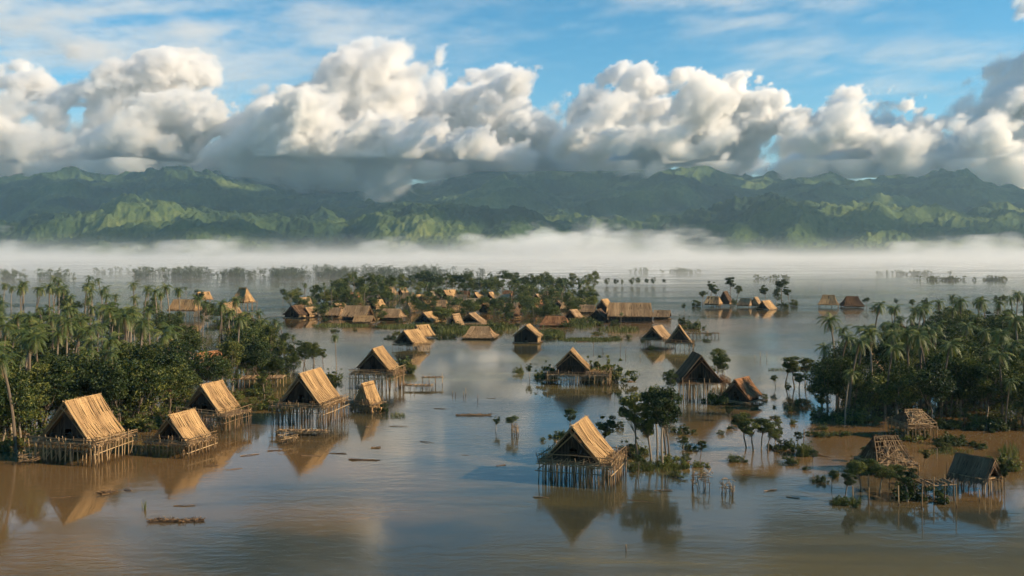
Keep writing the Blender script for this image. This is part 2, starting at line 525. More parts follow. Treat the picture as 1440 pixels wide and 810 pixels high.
# cloud rags hanging down in front of the ridges
ps = []
def wpos(px, py, d=7700.0):
    return np.array([(px - 720) / FPX * d, d, CAMH + (YH - py) / FPX * d])
for px, py, r in rags:
    mpp = RD / FPX
    c = wpos(px, py, RD + rng.uniform(-120, 250))
    ps.append((c, r * mpp * 1.15, 1.0))
    for _ in range(8):
        v = rng.normal(size=3); v /= np.linalg.norm(v)
        ps.append((c + v * r * mpp * 0.9, r * mpp * rng.uniform(0.25, 0.55), 1.0))
lump_mist('cloud_rags', (-5400.0, 7750.0, 340.0), (5600.0, 8950.0, 859.0), (480, 56, 44), ps, 560, 170, 0.026,
          'grey rags of cloud hanging down over the mountain slopes', CLOUD)

# unseen cloud deck added above the frame to put the middle ridges in shade
K_LO, K_HI, K_SH = (-3500.0, 3000.0, 2020.0), (9500.0, 6900.0, 2520.0), (218, 66, 14)
kn = fbm(K_SH, (16, 11, 14), 5, 0.55)
kz = np.linspace(-1, 1, K_SH[2])[None, None, :]
ky = np.linspace(-1, 1, K_SH[1])[None, :, None]
kyy = np.linspace(K_LO[1], K_HI[1], K_SH[1])[None, :, None]
kd = np.clip((kn - 0.355 - 0.20 * (1 - smooth01(kyy, 4300, 5200)) - 0.12 * np.abs(kz) - 0.10 * ky ** 6) * 9, 0, 1) * 0.02
grid_volume('shade_cloud_deck', K_LO, K_HI, kd.astype(np.float32), CLOUD, 'unseen broken cloud deck added overhead to shade the middle ridges')

# ------------------------------------------------------------------ haze
HZ = (-9500.0, -1000.0, -5.0), (9500.0, 11000.0, HAZE_TOP)
vs = [(x, y, z) for z in (HZ[0][2], HZ[1][2]) for y in (HZ[0][1], HZ[1][1]) for x in (HZ[0][0], HZ[1][0])]
fs = [(0, 2, 3, 1), (4, 5, 7, 6), (0, 1, 5, 4), (2, 6, 7, 3), (0, 4, 6, 2), (1, 3, 7, 5)]
haze = link_mesh('haze', vs, fs, vol_mat('haze_air', (0.50, 0.79, 1.0), 4.6e-5, 0.2))
props(haze, kind='stuff', label='thin blue haze between the village and the mountains')

# ================================================================== THINGS
U = random.uniform
class MB:
    """collects faces with a tint value each and links them as one mesh object"""
    def __init__(s):
        s.v, s.f, s.t = [], [], []
    def quad(s, a, b, c, d, t=0.5):
        i = len(s.v)
        s.v += [tuple(a), tuple(b), tuple(c), tuple(d)]
        s.f.append((i, i + 1, i + 2, i + 3)); s.t.append(t)
    def tri(s, a, b, c, t=0.5):
        i = len(s.v)
        s.v += [tuple(a), tuple(b), tuple(c)]
        s.f.append((i, i + 1, i + 2)); s.t.append(t)
    def tube(s, pts, rad, n=5, t=None, cap=True):
        """tapered tube along pts; rad is a number or one radius per point"""
        t = U(0, 1) if t is None else t
        if not isinstance(rad, (list, tuple)):
            rad = [rad] * len(pts)
        pts = [Vector(p) for p in pts]
        rings = []
        for k, p in enumerate(pts):
            d = (pts[min(k + 1, len(pts) - 1)] - pts[max(k - 1, 0)])
            if d.length < 1e-6:
                d = Vector((0, 0, 1))
            d.normalize()
            a = d.orthogonal().normalized() if abs(d.z) < 0.95 else Vector((1, 0, 0)).cross(d).normalized()
            b = d.cross(a)
            i0 = len(s.v)
            for q in range(n):
                an = 2 * math.pi * q / n
                s.v.append(tuple(p + (a * math.cos(an) + b * math.sin(an)) * rad[k]))
            rings.append(i0)
        for r0, r1 in zip(rings, rings[1:]):
            for q in range(n):
                s.f.append((r0 + q, r0 + (q + 1) % n, r1 + (q + 1) % n, r1 + q)); s.t.append(t)
        if cap:
            s.f.append(tuple(rings[-1] + q for q in range(n))); s.t.append(t)
            s.f.append(tuple(rings[0] + q for q in reversed(range(n)))); s.t.append(t)
    def stick(s, a, b, r, n=4, bend=0.0, t=None):
        a, b = Vector(a), Vector(b)
        if bend:
            m = (a + b) / 2 + Vector((U(-bend, bend), U(-bend, bend), U(-bend, bend)))
            s.tube([a, m, b], [r, r * 0.95, r * 0.8], n, t)
        else:
            s.tube([a, b], [r, r * 0.85], n, t)
    def box(s, x0, x1, y0, y1, z0, z1, t=0.5):
        p = [(x, y, z) for z in (z0, z1) for y in (y0, y1) for x in (x0, x1)]
        i = len(s.v)
        s.v += p
        for q in ((0, 2, 3, 1), (4, 5, 7, 6), (0, 1, 5, 4), (2, 6, 7, 3), (0, 4, 6, 2), (1, 3, 7, 5)):
            s.f.append(tuple(i + k for k in q)); s.t.append(t)
    def build(s, name, mat, parent=None):
        me = bpy.data.meshes.new(name)
        me.from_pydata(s.v, [], s.f)
        me.materials.append(mat)
        at = me.attributes.new('tint', 'FLOAT', 'FACE')
        at.data.foreach_set('value', s.t)
        me.update()
        o = bpy.data.objects.new(name, me)
        COL.objects.link(o)
        o.parent = parent
        return o

def tint_mat(name, stops, rough=0.85, noise=None, translucent=0.0, obj_var=0.0, spec=0.2, mud=False):
    m, t = new_mat(name)
    at = t.nodes.new('ShaderNodeAttribute'); at.attribute_name = 'tint'
    f = at.outputs['Fac']
    if noise:
        tc = t.nodes.new('ShaderNodeTexCoord')
        mp = t.nodes.new('ShaderNodeMapping'); mp.inputs['Scale'].default_value = noise[0]
        t.links.new(tc.outputs['Object'], mp.inputs['Vector'])
        n = nd(t, 'ShaderNodeTexNoise', Scale=1.0, Detail=4.0, Roughness=0.65)
        t.links.new(mp.outputs[0], n.inputs['Vector'])
        f = mth(t, 'ADD', f, mth(t, 'MULTIPLY', mth(t, 'SUBTRACT', n.outputs[0], 0.5), noise[1]))
    if obj_var:
        oi = t.nodes.new('ShaderNodeObjectInfo')
        f = mth(t, 'ADD', f, mth(t, 'MULTIPLY', mth(t, 'SUBTRACT', oi.outputs['Random'], 0.5), obj_var))
    c = ramp(t, f, stops)
    if mud:      # silt stain left by the flood above the waterline
        gp = t.nodes.new('ShaderNodeNewGeometry')
        sx = t.nodes.new('ShaderNodeSeparateXYZ')
        t.links.new(gp.outputs['Position'], sx.inputs[0])
        mr = t.nodes.new('ShaderNodeMapRange')
        mr.inputs['From Min'].default_value = 0.25
        mr.inputs['From Max'].default_value = 0.75
        t.links.new(sx.outputs[2], mr.inputs['Value'])
        c = mixc(t, mr.outputs[0], (0.045, 0.030, 0.019), c)
    b = t.nodes.new('ShaderNodeBsdfPrincipled')
    b.inputs['Roughness'].default_value = rough
    b.inputs['Specular IOR Level'].default_value = spec
    t.links.new(c, b.inputs['Base Color'])
    o = t.nodes.new('ShaderNodeOutputMaterial')
    if translucent:
        tr = t.nodes.new('ShaderNodeBsdfTranslucent')
        t.links.new(mixc(t, 1.0, c, (1.0, 1.05, 0.55), 'MULTIPLY'), tr.inputs['Color'])
        mx = t.nodes.new('ShaderNodeMixShader'); mx.inputs[0].default_value = translucent
        t.links.new(b.outputs[0], mx.inputs[1]); t.links.new(tr.outputs[0], mx.inputs[2])
        t.links.new(mx.outputs[0], o.inputs[0])
    else:
        t.links.new(b.outputs[0], o.inputs[0])
    return m

THATCH = {
    'gold': tint_mat('thatch_gold', [(0.0, (0.085, 0.049, 0.024)), (0.3, (0.24, 0.145, 0.067)), (0.65, (0.42, 0.258, 0.113)), (1.0, (0.58, 0.40, 0.195))], noise=((0.7, 11.0, 0.7), 1.25)),
    'brown': tint_mat('thatch_brown', [(0.0, (0.10, 0.058, 0.029)), (0.4, (0.255, 0.158, 0.078)), (0.8, (0.40, 0.262, 0.138)), (1.0, (0.52, 0.37, 0.20))], noise=((0.7, 11.0, 0.7), 1.25)),
    'grey': tint_mat('thatch_grey', [(0.0, (0.12, 0.085, 0.05)), (0.4, (0.25, 0.185, 0.115)), (0.8, (0.36, 0.28, 0.18)), (1.0, (0.45, 0.37, 0.25))], noise=((0.7, 11.0, 0.7), 1.25)),
    'dark': tint_mat('thatch_dark', [(0.0, (0.032, 0.017, 0.008)), (0.5, (0.088, 0.048, 0.023)), (1.0, (0.17, 0.10, 0.05))], noise=((0.7, 11.0, 0.7), 1.25)),
    'ash': tint_mat('thatch_ash', [(0.0, (0.040, 0.024, 0.013)), (0.5, (0.112, 0.068, 0.038)), (1.0, (0.21, 0.135, 0.078))], noise=((0.7, 11.0, 0.7), 1.25)),
    'rust': tint_mat('thatch_rust', [(0.0, (0.08, 0.034, 0.015)), (0.5, (0.215, 0.10, 0.042)), (1.0, (0.38, 0.20, 0.09))], noise=((0.7, 11.0, 0.7), 1.25)),
}
POLE = tint_mat('bamboo_pole', [(0.0, (0.09, 0.055, 0.03)), (0.5, (0.24, 0.155, 0.08)), (1.0, (0.42, 0.29, 0.155))], rough=0.7, noise=((1.5, 1.5, 0.8), 0.4), mud=True)
DARKWALL = tint_mat('dark_shaded_slats', [(0.0, (0.010, 0.007, 0.005)), (0.6, (0.030, 0.020, 0.013)), (1.0, (0.075, 0.05, 0.03))], noise=((3, 3, 0.6), 0.5))  # dark woven slats; shade on gables and left walls is put in the colour
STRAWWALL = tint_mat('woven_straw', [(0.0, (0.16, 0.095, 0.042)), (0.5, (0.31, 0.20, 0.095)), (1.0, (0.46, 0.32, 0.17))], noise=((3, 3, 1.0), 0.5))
DECK = tint_mat('deck_poles', [(0.0, (0.075, 0.046, 0.026)), (0.5, (0.20, 0.128, 0.066)), (1.0, (0.36, 0.245, 0.13))], noise=((1.5, 1.5, 1.5), 0.4))
DRIFT = tint_mat('wet_driftwood', [(0.0, (0.03, 0.02, 0.013)), (0.5, (0.10, 0.062, 0.034)), (1.0, (0.25, 0.155, 0.08))], rough=0.6, noise=((2, 2, 2), 0.5))
LEAF = tint_mat('broad_leaf', [(0.0, (0.010, 0.022, 0.007)), (0.4, (0.028, 0.050, 0.013)), (0.75, (0.080, 0.102, 0.022)), (1.0, (0.20, 0.195, 0.046))], rough=0.55, translucent=0.28, obj_var=0.5, spec=0.3)
LEAF_PALE = tint_mat('hazed_leaf', [(0.0, (0.016, 0.032, 0.010)), (0.4, (0.042, 0.068, 0.017)), (0.75, (0.11, 0.132, 0.030)), (1.0, (0.23, 0.22, 0.055))], rough=0.55, translucent=0.28, obj_var=0.5, spec=0.3)  # broad leaf made paler for village and far trees: haze in the colour
FROND = tint_mat('palm_frond', [(0.0, (0.20, 0.135, 0.055)), (0.12, (0.13, 0.115, 0.035)), (0.3, (0.045, 0.072, 0.019)), (0.7, (0.095, 0.125, 0.030)), (1.0, (0.20, 0.205, 0.055))], rough=0.5, translucent=0.25, obj_var=0.15, spec=0.35)
BARK = tint_mat('tree_bark', [(0.0, (0.075, 0.055, 0.038)), (0.5, (0.15, 0.115, 0.08)), (1.0, (0.26, 0.21, 0.15))], noise=((4, 4, 1.2), 0.6))
REED = tint_mat('marsh_grass', [(0.0, (0.045, 0.065, 0.02)), (0.6, (0.085, 0.105, 0.03)), (1.0, (0.19, 0.17, 0.06))], translucent=0.25)

def empty(name, loc, rz=0.0, sc=1.0, label=None, cat=None, group=None):
    e = bpy.data.objects.new(name, None)
    COL.objects.link(e)
    e.location = loc
    e.rotation_euler = (0, 0, rz)
    e.scale = (sc, sc, sc)
    e.empty_display_size = 0.3
    return props(e, label=label, category=cat, group=group)

# ------------------------------------------------------------------ huts
def slope(mb, r0, r1, e0, e1, step, rag=0.25, lift=0.10, dull=0.0):
    """one thatched slope between a ridge line r0-r1 and an eave line e0-e1: two courses of bundles over a solid slab"""
    r0, r1, e0, e1 = map(Vector, (r0, r1, e0, e1))
    nrm = (e1 - e0).cross(r0 - e0)
    if nrm.length < 1e-6:
        nrm = (e1 - e0).cross(r1 - e0)
    nrm.normalize()
    if nrm.z < 0:
        nrm = -nrm
    L = max((e1 - e0).length, 0.5)
    n = max(3, int(L / step))
    dip = U(.02, .05) * L
    run = max((r0 - e0).length, 0.5)
    # slab under the bundles, deep enough to stay below the sag
    lo = nrm * -(0.10 + 0.035 * run + dip)
    dn = nrm * -0.16
    A, B, C_, D_ = r0 + lo, r1 + lo, e1 + lo * .4, e0 + lo * .4
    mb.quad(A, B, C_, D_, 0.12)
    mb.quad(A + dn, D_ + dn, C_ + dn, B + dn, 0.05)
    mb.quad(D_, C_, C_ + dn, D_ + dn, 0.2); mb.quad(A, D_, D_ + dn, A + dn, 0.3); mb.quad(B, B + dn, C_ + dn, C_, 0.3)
    def pt(u, t, h):
        a = r0.lerp(r1, u); b = e0.lerp(e1, u)
        h = h - dip * (0.6 * math.sin(math.pi * max(0, min(1, u))) * math.sin(math.pi * max(0, min(t, 1))))
        p = a.lerp(b, t)
        sag = -math.sin(max(0, min(t, 1)) * math.pi) * 0.05 * (b - a).length * 0.5
        return p + nrm * (h + sag + 0.1)
    for (t0, t1, h) in ((0.42, 1.0, lift * 0.3), (-0.015, 0.56, lift)):
        for k in range(n):
            u0 = (k + U(-0.25, 0.15)) / n
            u1 = (k + 1 + U(-0.15, 0.25)) / n
            sk = U(-1.1, 1.1) / n
            tt = t1 + U(-0.6, 1.3) * rag / run + (0.25 / run if random.random() < .08 else 0)
            hh = h + U(-0.03, 0.06)
            tn = min(.92, max(0.08, random.gauss(0.5, 0.075) + .13 * math.sin(k * .37 + dip * 40))) - dull
            if random.random() < .03:
                continue
            a, b = pt(u0, t0, hh + 0.02), pt(u1, t0, hh + 0.02)
            tm = (t0 + tt) / 2
            c, d = pt(u1 + sk * .5, tm, hh + 0.03), pt(u0 + sk * .5, tm, hh + 0.03)
            f, g = pt(u1 + sk, tt, hh - 0.02), pt(u0 + sk, tt, hh - 0.02)
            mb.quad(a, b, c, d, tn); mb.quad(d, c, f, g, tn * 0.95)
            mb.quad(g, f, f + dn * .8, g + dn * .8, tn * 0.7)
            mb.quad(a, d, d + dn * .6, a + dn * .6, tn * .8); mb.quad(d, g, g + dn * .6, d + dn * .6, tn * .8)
    # loose straws lying proud of the bundles
    for k in range(int(n * 3.2)):
        u, t = U(0, 1), U(0, .95)
        p, q = pt(u, t, .07), pt(u + U(-1.6, 1.6) / n, t + U(.5, 1.3) / run, U(.06, .20))
        w = (e1 - e0).normalized() * U(0.025, 0.055)
        mb.quad(p - w, p + w, q + w * .4, q - w * .4, U(0.15, 1))
    for k in range(int(n * .9)):          # tufts standing up along the ridge
        u = U(0, 1); p = pt(u, .02, .05); q = pt(u + U(-.8, .8) / n, U(-.06, .05), U(.18, .42))
        w = (e1 - e0).normalized() * U(0.03, 0.07)
        mb.quad(p - w, p + w, q + w * .4, q - w * .4, U(0.2, .9))
    # loose straws along the eave
    for k in range(int(n * 3.2)):
        u = U(0, 1); p = pt(u, U(0.9, 1.0), 0.03); q = pt(u + U(-.8, .8) / n, 1.0 + U(0.2, 1.0) * rag / run * 2.4, -0.10)
        w = (e1 - e0).normalized() * U(0.02, 0.05)
        mb.quad(p - w, p + w, q + w * .3, q - w * .3, U(0.3, 1))

def hut(px, py, w=7.0, l=7.0, rise=3.6, wh=1.0, ph=3.0, rz=-17, tone='gold', label='', detail=1, m=(1.2, 1.6, 1.2, 1.0), hip=0.0,
        name='stilt_hut', rails='fr', skirt=0.0, ragged=1.0, lean=0.0, bare=False, group=None, ov=0.55, stilt_gap=1.3, nowall=False, heap=0, side='straw', dx=0.0, dd=0.0):
    """m = deck margins left, right, front, back. Local x runs across the gable, y along the ridge, gable front at -y."""
    loc = P(px, py)
    loc.x += dx; loc.y += dd
    root = empty(name, loc, R(rz), 1.0, label, 'hut', group)
    if lean:
        root.rotation_euler[1] = R(lean)
    step = {2: 0.20, 1: 0.34, 0: 0.6}[detail]
    pr = {2: 0.075, 1: 0.085, 0: 0.12}[detail]
    zp, ze0 = ph, ph + wh
    zr = ze0 + rise
    hw, hl = w / 2, l / 2
    k = rise / hw
    ze = ze0 - ov * k
    ofr = 0.5 if detail else 0.4
    yr0, yr1 = -(hl + ofr) * (1 - hip), (hl + ofr) * (1 - hip)
    ye0, ye1 = -(hl + ofr * .8), hl + ofr * .8
    X = hw + ov
    if not bare:
        mb = MB()
        for s in (1, -1):
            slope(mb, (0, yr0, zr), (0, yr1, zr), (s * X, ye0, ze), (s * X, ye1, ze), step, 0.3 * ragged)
        if hip:
            zh = ze
            for s, yr, ye in ((-1, yr0, ye0), (1, yr1, ye1)):
                slope(mb, (-.05, yr, zr), (.05, yr, zr), (-X, ye, zh), (X, ye, zh), step, 0.3 * ragged)
        if skirt:
            for s in (1, -1):
                slope(mb, (s * (X - .3), ye0, ze + .12), (s * (X - .3), ye1, ze + .12), (s * (X + skirt), ye0 - skirt * .4, ze - skirt * .45), (s * (X + skirt), ye1 + skirt * .4, ze - skirt * .45), step, 0.3)
            for s, ye in ((-1, ye0), (1, ye1)):
                slope(mb, (-X, ye - s * .2, ze + .1), (X, ye - s * .2, ze + .1), (-X - skirt, ye + s * skirt, ze - skirt * .45), (X + skirt, ye + s * skirt, ze - skirt * .45), step, 0.3)
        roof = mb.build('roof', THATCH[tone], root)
        rc = MB()       # ridge cap: a row of bundles saddled over the ridge
        n = max(3, int((yr1 - yr0) / (step * 1.6)))
        for i in range(n):
            a = yr0 + (yr1 - yr0) * i / n - U(0, .1); b = yr0 + (yr1 - yr0) * (i + 1) / n + U(0, .1)
            h = zr + 0.24 + U(-.03, .05); dxx = U(.30, .48); dz = dxx * k
            t = U(.35, .8)
            for s in (1, -1):
                rc.quad((0, a, h), (0, b, h), (s * dxx, b, h - dz), (s * dxx, a, h - dz), t)
        if detail == 2:
            rc.stick((0, yr0 - .25, zr + .27), (0, yr1 + .25, zr + .27), .06, 5, t=.7)
        rc.build('ridge_cap', THATCH[tone], roof)
    if detail or bare:
        for s in (1, -1):
            for y in ((ye0 - .06, ye1 + .06) if not (hip or bare) else ()):
                rb = MB()
                rb.stick((-s * .25, y, zr + .05 + .25 * k), (s * (X + .15), y, ze - .12), pr, 5, .05)
                rb.build('rafter', POLE, root)
    if bare:
        rb = MB()
        for s in (1, -1):
            nn = int(l / .62)
            for i in range(nn + 1):
                y = -hl + l * i / nn + U(-.1, .1)
                rb.stick((0, y * .62, zr), (s * X, y + U(-.4, .4), ze), pr * 1.1, 4, .15)
            for i in range(7):
                t = i / 6
                f = .62 + .38 * t; rb.stick((s * X * t, (-hl - U(.1, .5)) * f, zr + (ze - zr) * t + .08), (s * X * t, (hl + U(.1, .5)) * f, zr + (ze - zr) * t + .08), pr, 4, .15)
            for i in range(26):
                t0, t1 = U(0, 1), U(0, 1)
                rb.stick((s * X * t0, U(-hl, hl) * (.62 + .38 * t0), zr + (ze - zr) * t0 + .12), (s * X * t1, U(-hl, hl) * (.62 + .38 * t1), zr + (ze - zr) * t1 + .12), pr * 1.2, 4, .5)
        for s in (-1, 1):
            for i in range(7):
                x = -hw + w * i / 6
                rb.stick((x, s * hl, zp), (x * .6, s * hl * .8, ze + (zr - ze) * .55 - abs(x) * .2), pr, 4, .1)
        rb.build('roof_frame', POLE, root)
        # a remnant of thatch still clinging to the left slope
        mb = MB()
        slope(mb, (0, -hl * .62, zr), (0, hl * .6, zr), (-X, -hl, ze), (-X, hl * .9, ze), step, .5)
        slope(mb, (-.05, -hl * .62, zr), (.05, -hl * .62, zr), (-X, -hl, ze), (X * .8, -hl, ze), step, .5)
        mb.build('thatch_remnant', THATCH['dark'], root)
    # walls
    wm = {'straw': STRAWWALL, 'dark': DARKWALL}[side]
    slat = {2: 0.24, 1: 0.4, 0: 0.9}[detail]
    if not nowall:
        for s in (-1, 1):
            g = MB()
            n = max(4, int(w / slat))
            yb = s * (hl - (0.55 if s < 0 else .1))
            door = (-.7, .5) if s < 0 and detail else (9, 9)
            for i in range(n):
                x0 = -hw + w * i / n; x1 = x0 + w / n * .97
                xm = (x0 + x1) / 2
                if hip > .12:
                    top = ze0 - .05
                else:
                    top = zr - abs(xm) * k - .25
                lo = zp
                if door[0] < xm < door[1]:
                    lo = min(zp + 1.9, top - .1)
                y = yb + U(-.03, .03)
                if top > lo + .05:
                    g.box(x0, x1, y - .035, y + .035, lo, top, U(.1, .9))
            if detail == 2:
                for i in range(5):
                    x = U(-hw * .8, hw * .8)
                    g.stick((x, yb + s * .08, zp), (x * .4 + U(-.8, .8), yb + s * .08, zr - abs(x * .4) * k - .8), .05, 4, .05, U(.7, 1))
                g.stick((-hw, yb + s * .1, ze0), (hw, yb + s * .1, ze0), .07, 5, .04, .8)
            g.build('gable_wall', DARKWALL, root)
            wl = MB()
            n = max(3, int(l / slat))
            for i in range(n):
                y0 = -hl + .15 + (l - .3) * i / n; y1 = y0 + (l - .3) / n * .97
                x = s * (hw - .1) + U(-.03, .03)
                wl.box(x - .035, x + .035, y0, y1, zp, ze0 - .02 + U(-.05, .05), U(.1, .9))
            wl.build('side_wall', wm if s > 0 else DARKWALL, root)  # left wall takes the dark slats, its shade put in the colour
    # deck
    ml, mr, mf, mk = m
    x0, x1, y0, y1 = -hw - ml, hw + mr, -hl - mf, hl + mk
    dk = MB()
    dstep = {2: .22, 1: .4, 0: 1.0}[detail]
    n = int((y1 - y0) / dstep)
    for i in range(n):
        y = y0 + (y1 - y0) * (i + .5) / n
        a, b = x0 + U(-.45, .15), x1 + U(-.15, .45)
        dk.box(a, b, y - dstep * .47, y + dstep * .47, zp - .14 + U(-.02, .02), zp + U(-.03, .03) - .01, U(0, 1))
    if detail:
        for x in np.linspace(x0 + .3, x1 - .3, 4):
            dk.stick((x, y0 - .35, zp - .22), (x, y1 + .35, zp - .22), pr * 1.3, 5, .05)
        for y in (y0 + .15, y1 - .15):
            dk.stick((x0 - .45, y, zp - .36), (x1 + .45, y, zp - .36), pr * 1.2, 5, .05)
    dk.build('deck', DECK, root)
    if heap:     # loose thatch and brush piled on the right of the deck
        hp = MB()
        for i in range(heap):
            a = U(0, 6.28); q = math.sqrt(U(0, 1))
            x = hw + mr * .5 + math.cos(a) * q * mr * .48; y = U(-hl * .9, hl * .8)
            z = zp + (1 - q * q) * U(.1, .95) * min(1.0, mr * .5)
            b = U(0, 6.28); L = U(.4, 1.1)
            dv = Vector((math.cos(b), math.sin(b), U(-.5, .35))) * L * .5
            wv = Vector((-math.sin(b), math.cos(b), 0)) * U(.02, .06)
            c = Vector((x, y, z))
            hp.quad(c - dv - wv, c - dv + wv, c + dv + wv * .5, c + dv - wv * .5, U(.1, 1))
        for i in range(heap // 14):
            x = hw + U(.1, .95) * mr; y = U(-hl, hl)
            hp.stick((x, y, zp + U(0, .5)), (x + U(-1, 1), y + U(-1.2, 1.2), zp + U(.2, 1.3)), .045, 4, .15)
        hp.build('straw_heap', THATCH[tone if tone != 'dark' else 'rust'], root)
    # stilts: one unit pole, a copy per stilt
    def unit():
        u = MB(); u.tube([(0, 0, 0), (U(-.02, .02), U(-.02, .02), .5), (0, 0, 1)], [pr * 1.1, pr, pr * .9], 6, t=U(.3, .9))
        return u.build('stilt', POLE, root)
    pts = []
    per = {2: stilt_gap * .60, 1: stilt_gap * 1.15, 0: 3.0}[detail]
    nx = max(2, int((x1 - x0) / per)); ny = max(2, int((y1 - y0) / per))
    for i in range(nx + 1):
        for j in range(ny + 1):
            edge = i in (0, nx) or j in (0, ny)
            front = j == 0 or i == nx
            if edge and (front or random.random() < .5) or (not edge and random.random() < .22 and detail):
                pts.append((x0 + (x1 - x0) * i / nx + U(-.2, .2), y0 + (y1 - y0) * j / ny + U(-.15, .15), edge))
    if len(pts) > 84:
        pts = random.sample(pts, 84)
    proto = None
    for (x, y, edge) in pts:
        if proto is None:
            proto = unit(); o = proto
        else:
            o = proto.copy(); COL.objects.link(o); o.parent = root
        top = zp + (U(.5, 1.35) if edge and random.random() < .45 and rails else U(-.1, .1))
        o.location = (x, y, -1.2)
        o.rotation_euler = (R(U(-4, 4)), R(U(-4, 4)), U(0, 6))
        f = U(.8, 1.25)
        o.scale = (f, f, top + 1.2)
    # railings and cross poles
    sides = {'f': ((x0, y0), (x1, y0)), 'r': ((x1, y0), (x1, y1)), 'l': ((x0, y0), (x0, y1)), 'b': ((x0, y1), (x1, y1))}
    for c in rails if detail else '':
        a, b = sides[c]
        rl = MB()
        L = math.dist(a, b)
        n = max(2, int(L / (1.0 if detail == 2 else 1.6)))
        def at(t, z, j=.1):
            return (a[0] + (b[0] - a[0]) * t + U(-j, j), a[1] + (b[1] - a[1]) * t + U(-j, j), z)
        for i in range(n + 1):
            rl.stick(at(i / n + U(-.03, .03), zp - .4), at(i / n + U(-.05, .05), zp + U(.5, 1.35)), pr * .85, 4, .06)
        for z in (.45, .95):
            rl.stick(at(-.03, zp + z + U(-.22, .22)), at(1.03, zp + z + U(-.22, .22)), pr, 5, .22)
        if detail == 2:
            for i in range(int(L * 2.0)):
                t = U(0, .95)
                rl.stick(at(t, zp + U(-.5, .2)), at(min(1.02, t + U(.05, .25)), zp + U(0, .9)), pr * .7, 4, .12)
            rl.stick(at(-.05, zp - U(1.0, 1.4)), at(1.05, zp - U(.9, 1.3)), pr, 5, .12)
            for i in range(int(L * .35)):
                t = U(0, .9)
                rl.stick(at(t, .4), at(min(1, t + .18), zp - .3), pr * .7, 4, .1)
        rl.build('railing', POLE, root)
    return root

# ------------------------------------------------------------------ plants (variants built once, then copied)
def leaf_clump(mb, c, r, n, size, flat=0.75, t0=0.25, t1=0.95):
    c = Vector(c)
    for _ in range(n):
        while True:
            d = Vector((U(-1, 1), U(-1, 1), U(-1, 1)))
            if 0.05 < d.length < 1:
                break
        rad = d.length ** 0.45
        d.normalize()
        p = c + Vector((d.x, d.y, d.z * flat)) * r * rad
        nrm = (d * 0.9 + Vector((U(-1, 1), U(-1, 1), U(-.4, 1))) * 0.9).normalized()
        a = nrm.orthogonal().normalized()
        a = (Matrix.Rotation(U(0, 6.28), 3, nrm) @ a)
        b = nrm.cross(a)
        L, Wd = size * U(.7, 1.3), size * U(.35, .6)
        t = U(t0, t1)
        q = nrm * (-.18 * L)
        mb.quad(p - a * L * .5 + q, p + b * Wd * .5, p + a * L * .5 + q, p - b * Wd * .5, t)

def make_broadleaf(h, cw, ch, nclump, nleaf, leaf, bare=0.45, seed_lean=0.06):
    """trunk and crown meshes; h total height, cw crown half width, ch crown half height, bare = trunk free of leaves"""
    tr = MB()
    lean = Vector((U(-1, 1), U(-1, 1), 0)) * seed_lean * h
    fork = h * bare
    bw = Vector((U(-1, 1), U(-1, 1), 0)) * .035 * h
    p = [Vector((0, 0, -1.0)), Vector((0, 0, fork * .28)) + lean * .12 + bw * .7, Vector((0, 0, fork * .62)) + lean * .34 + bw, Vector((0, 0, fork)) + lean * .55]
    r0 = 0.011 * h + .03
    tr.tube(p, [r0 * 1.3, r0 * 1.05, r0 * .95, r0 * .8], 7)
    cr = MB()
    cc = Vector((0, 0, h - ch)) + lean
    for i in range(nclump):
        while True:
            d = Vector((U(-1, 1), U(-1, 1), U(-1, 1)))
            if .25 < d.length < 1:
                break
        c = cc + Vector((d.x * cw * .85, d.y * cw * .85, d.z * ch * .85))
        r = cw * U(.2, .46)
        leaf_clump(cr, c, r, nleaf, leaf, .7, *((.15, .75) if random.random() < .6 else (.35, 1.0)))
        if i < 9:
            m = p[3].lerp(c, .5) + Vector((0, 0, -.2 * ch))
            tr.tube([p[3] - Vector((0, 0, U(0, .15) * fork)), m, c], [r0 * .5, r0 * .33, r0 * .12], 5)
    return tr, cr

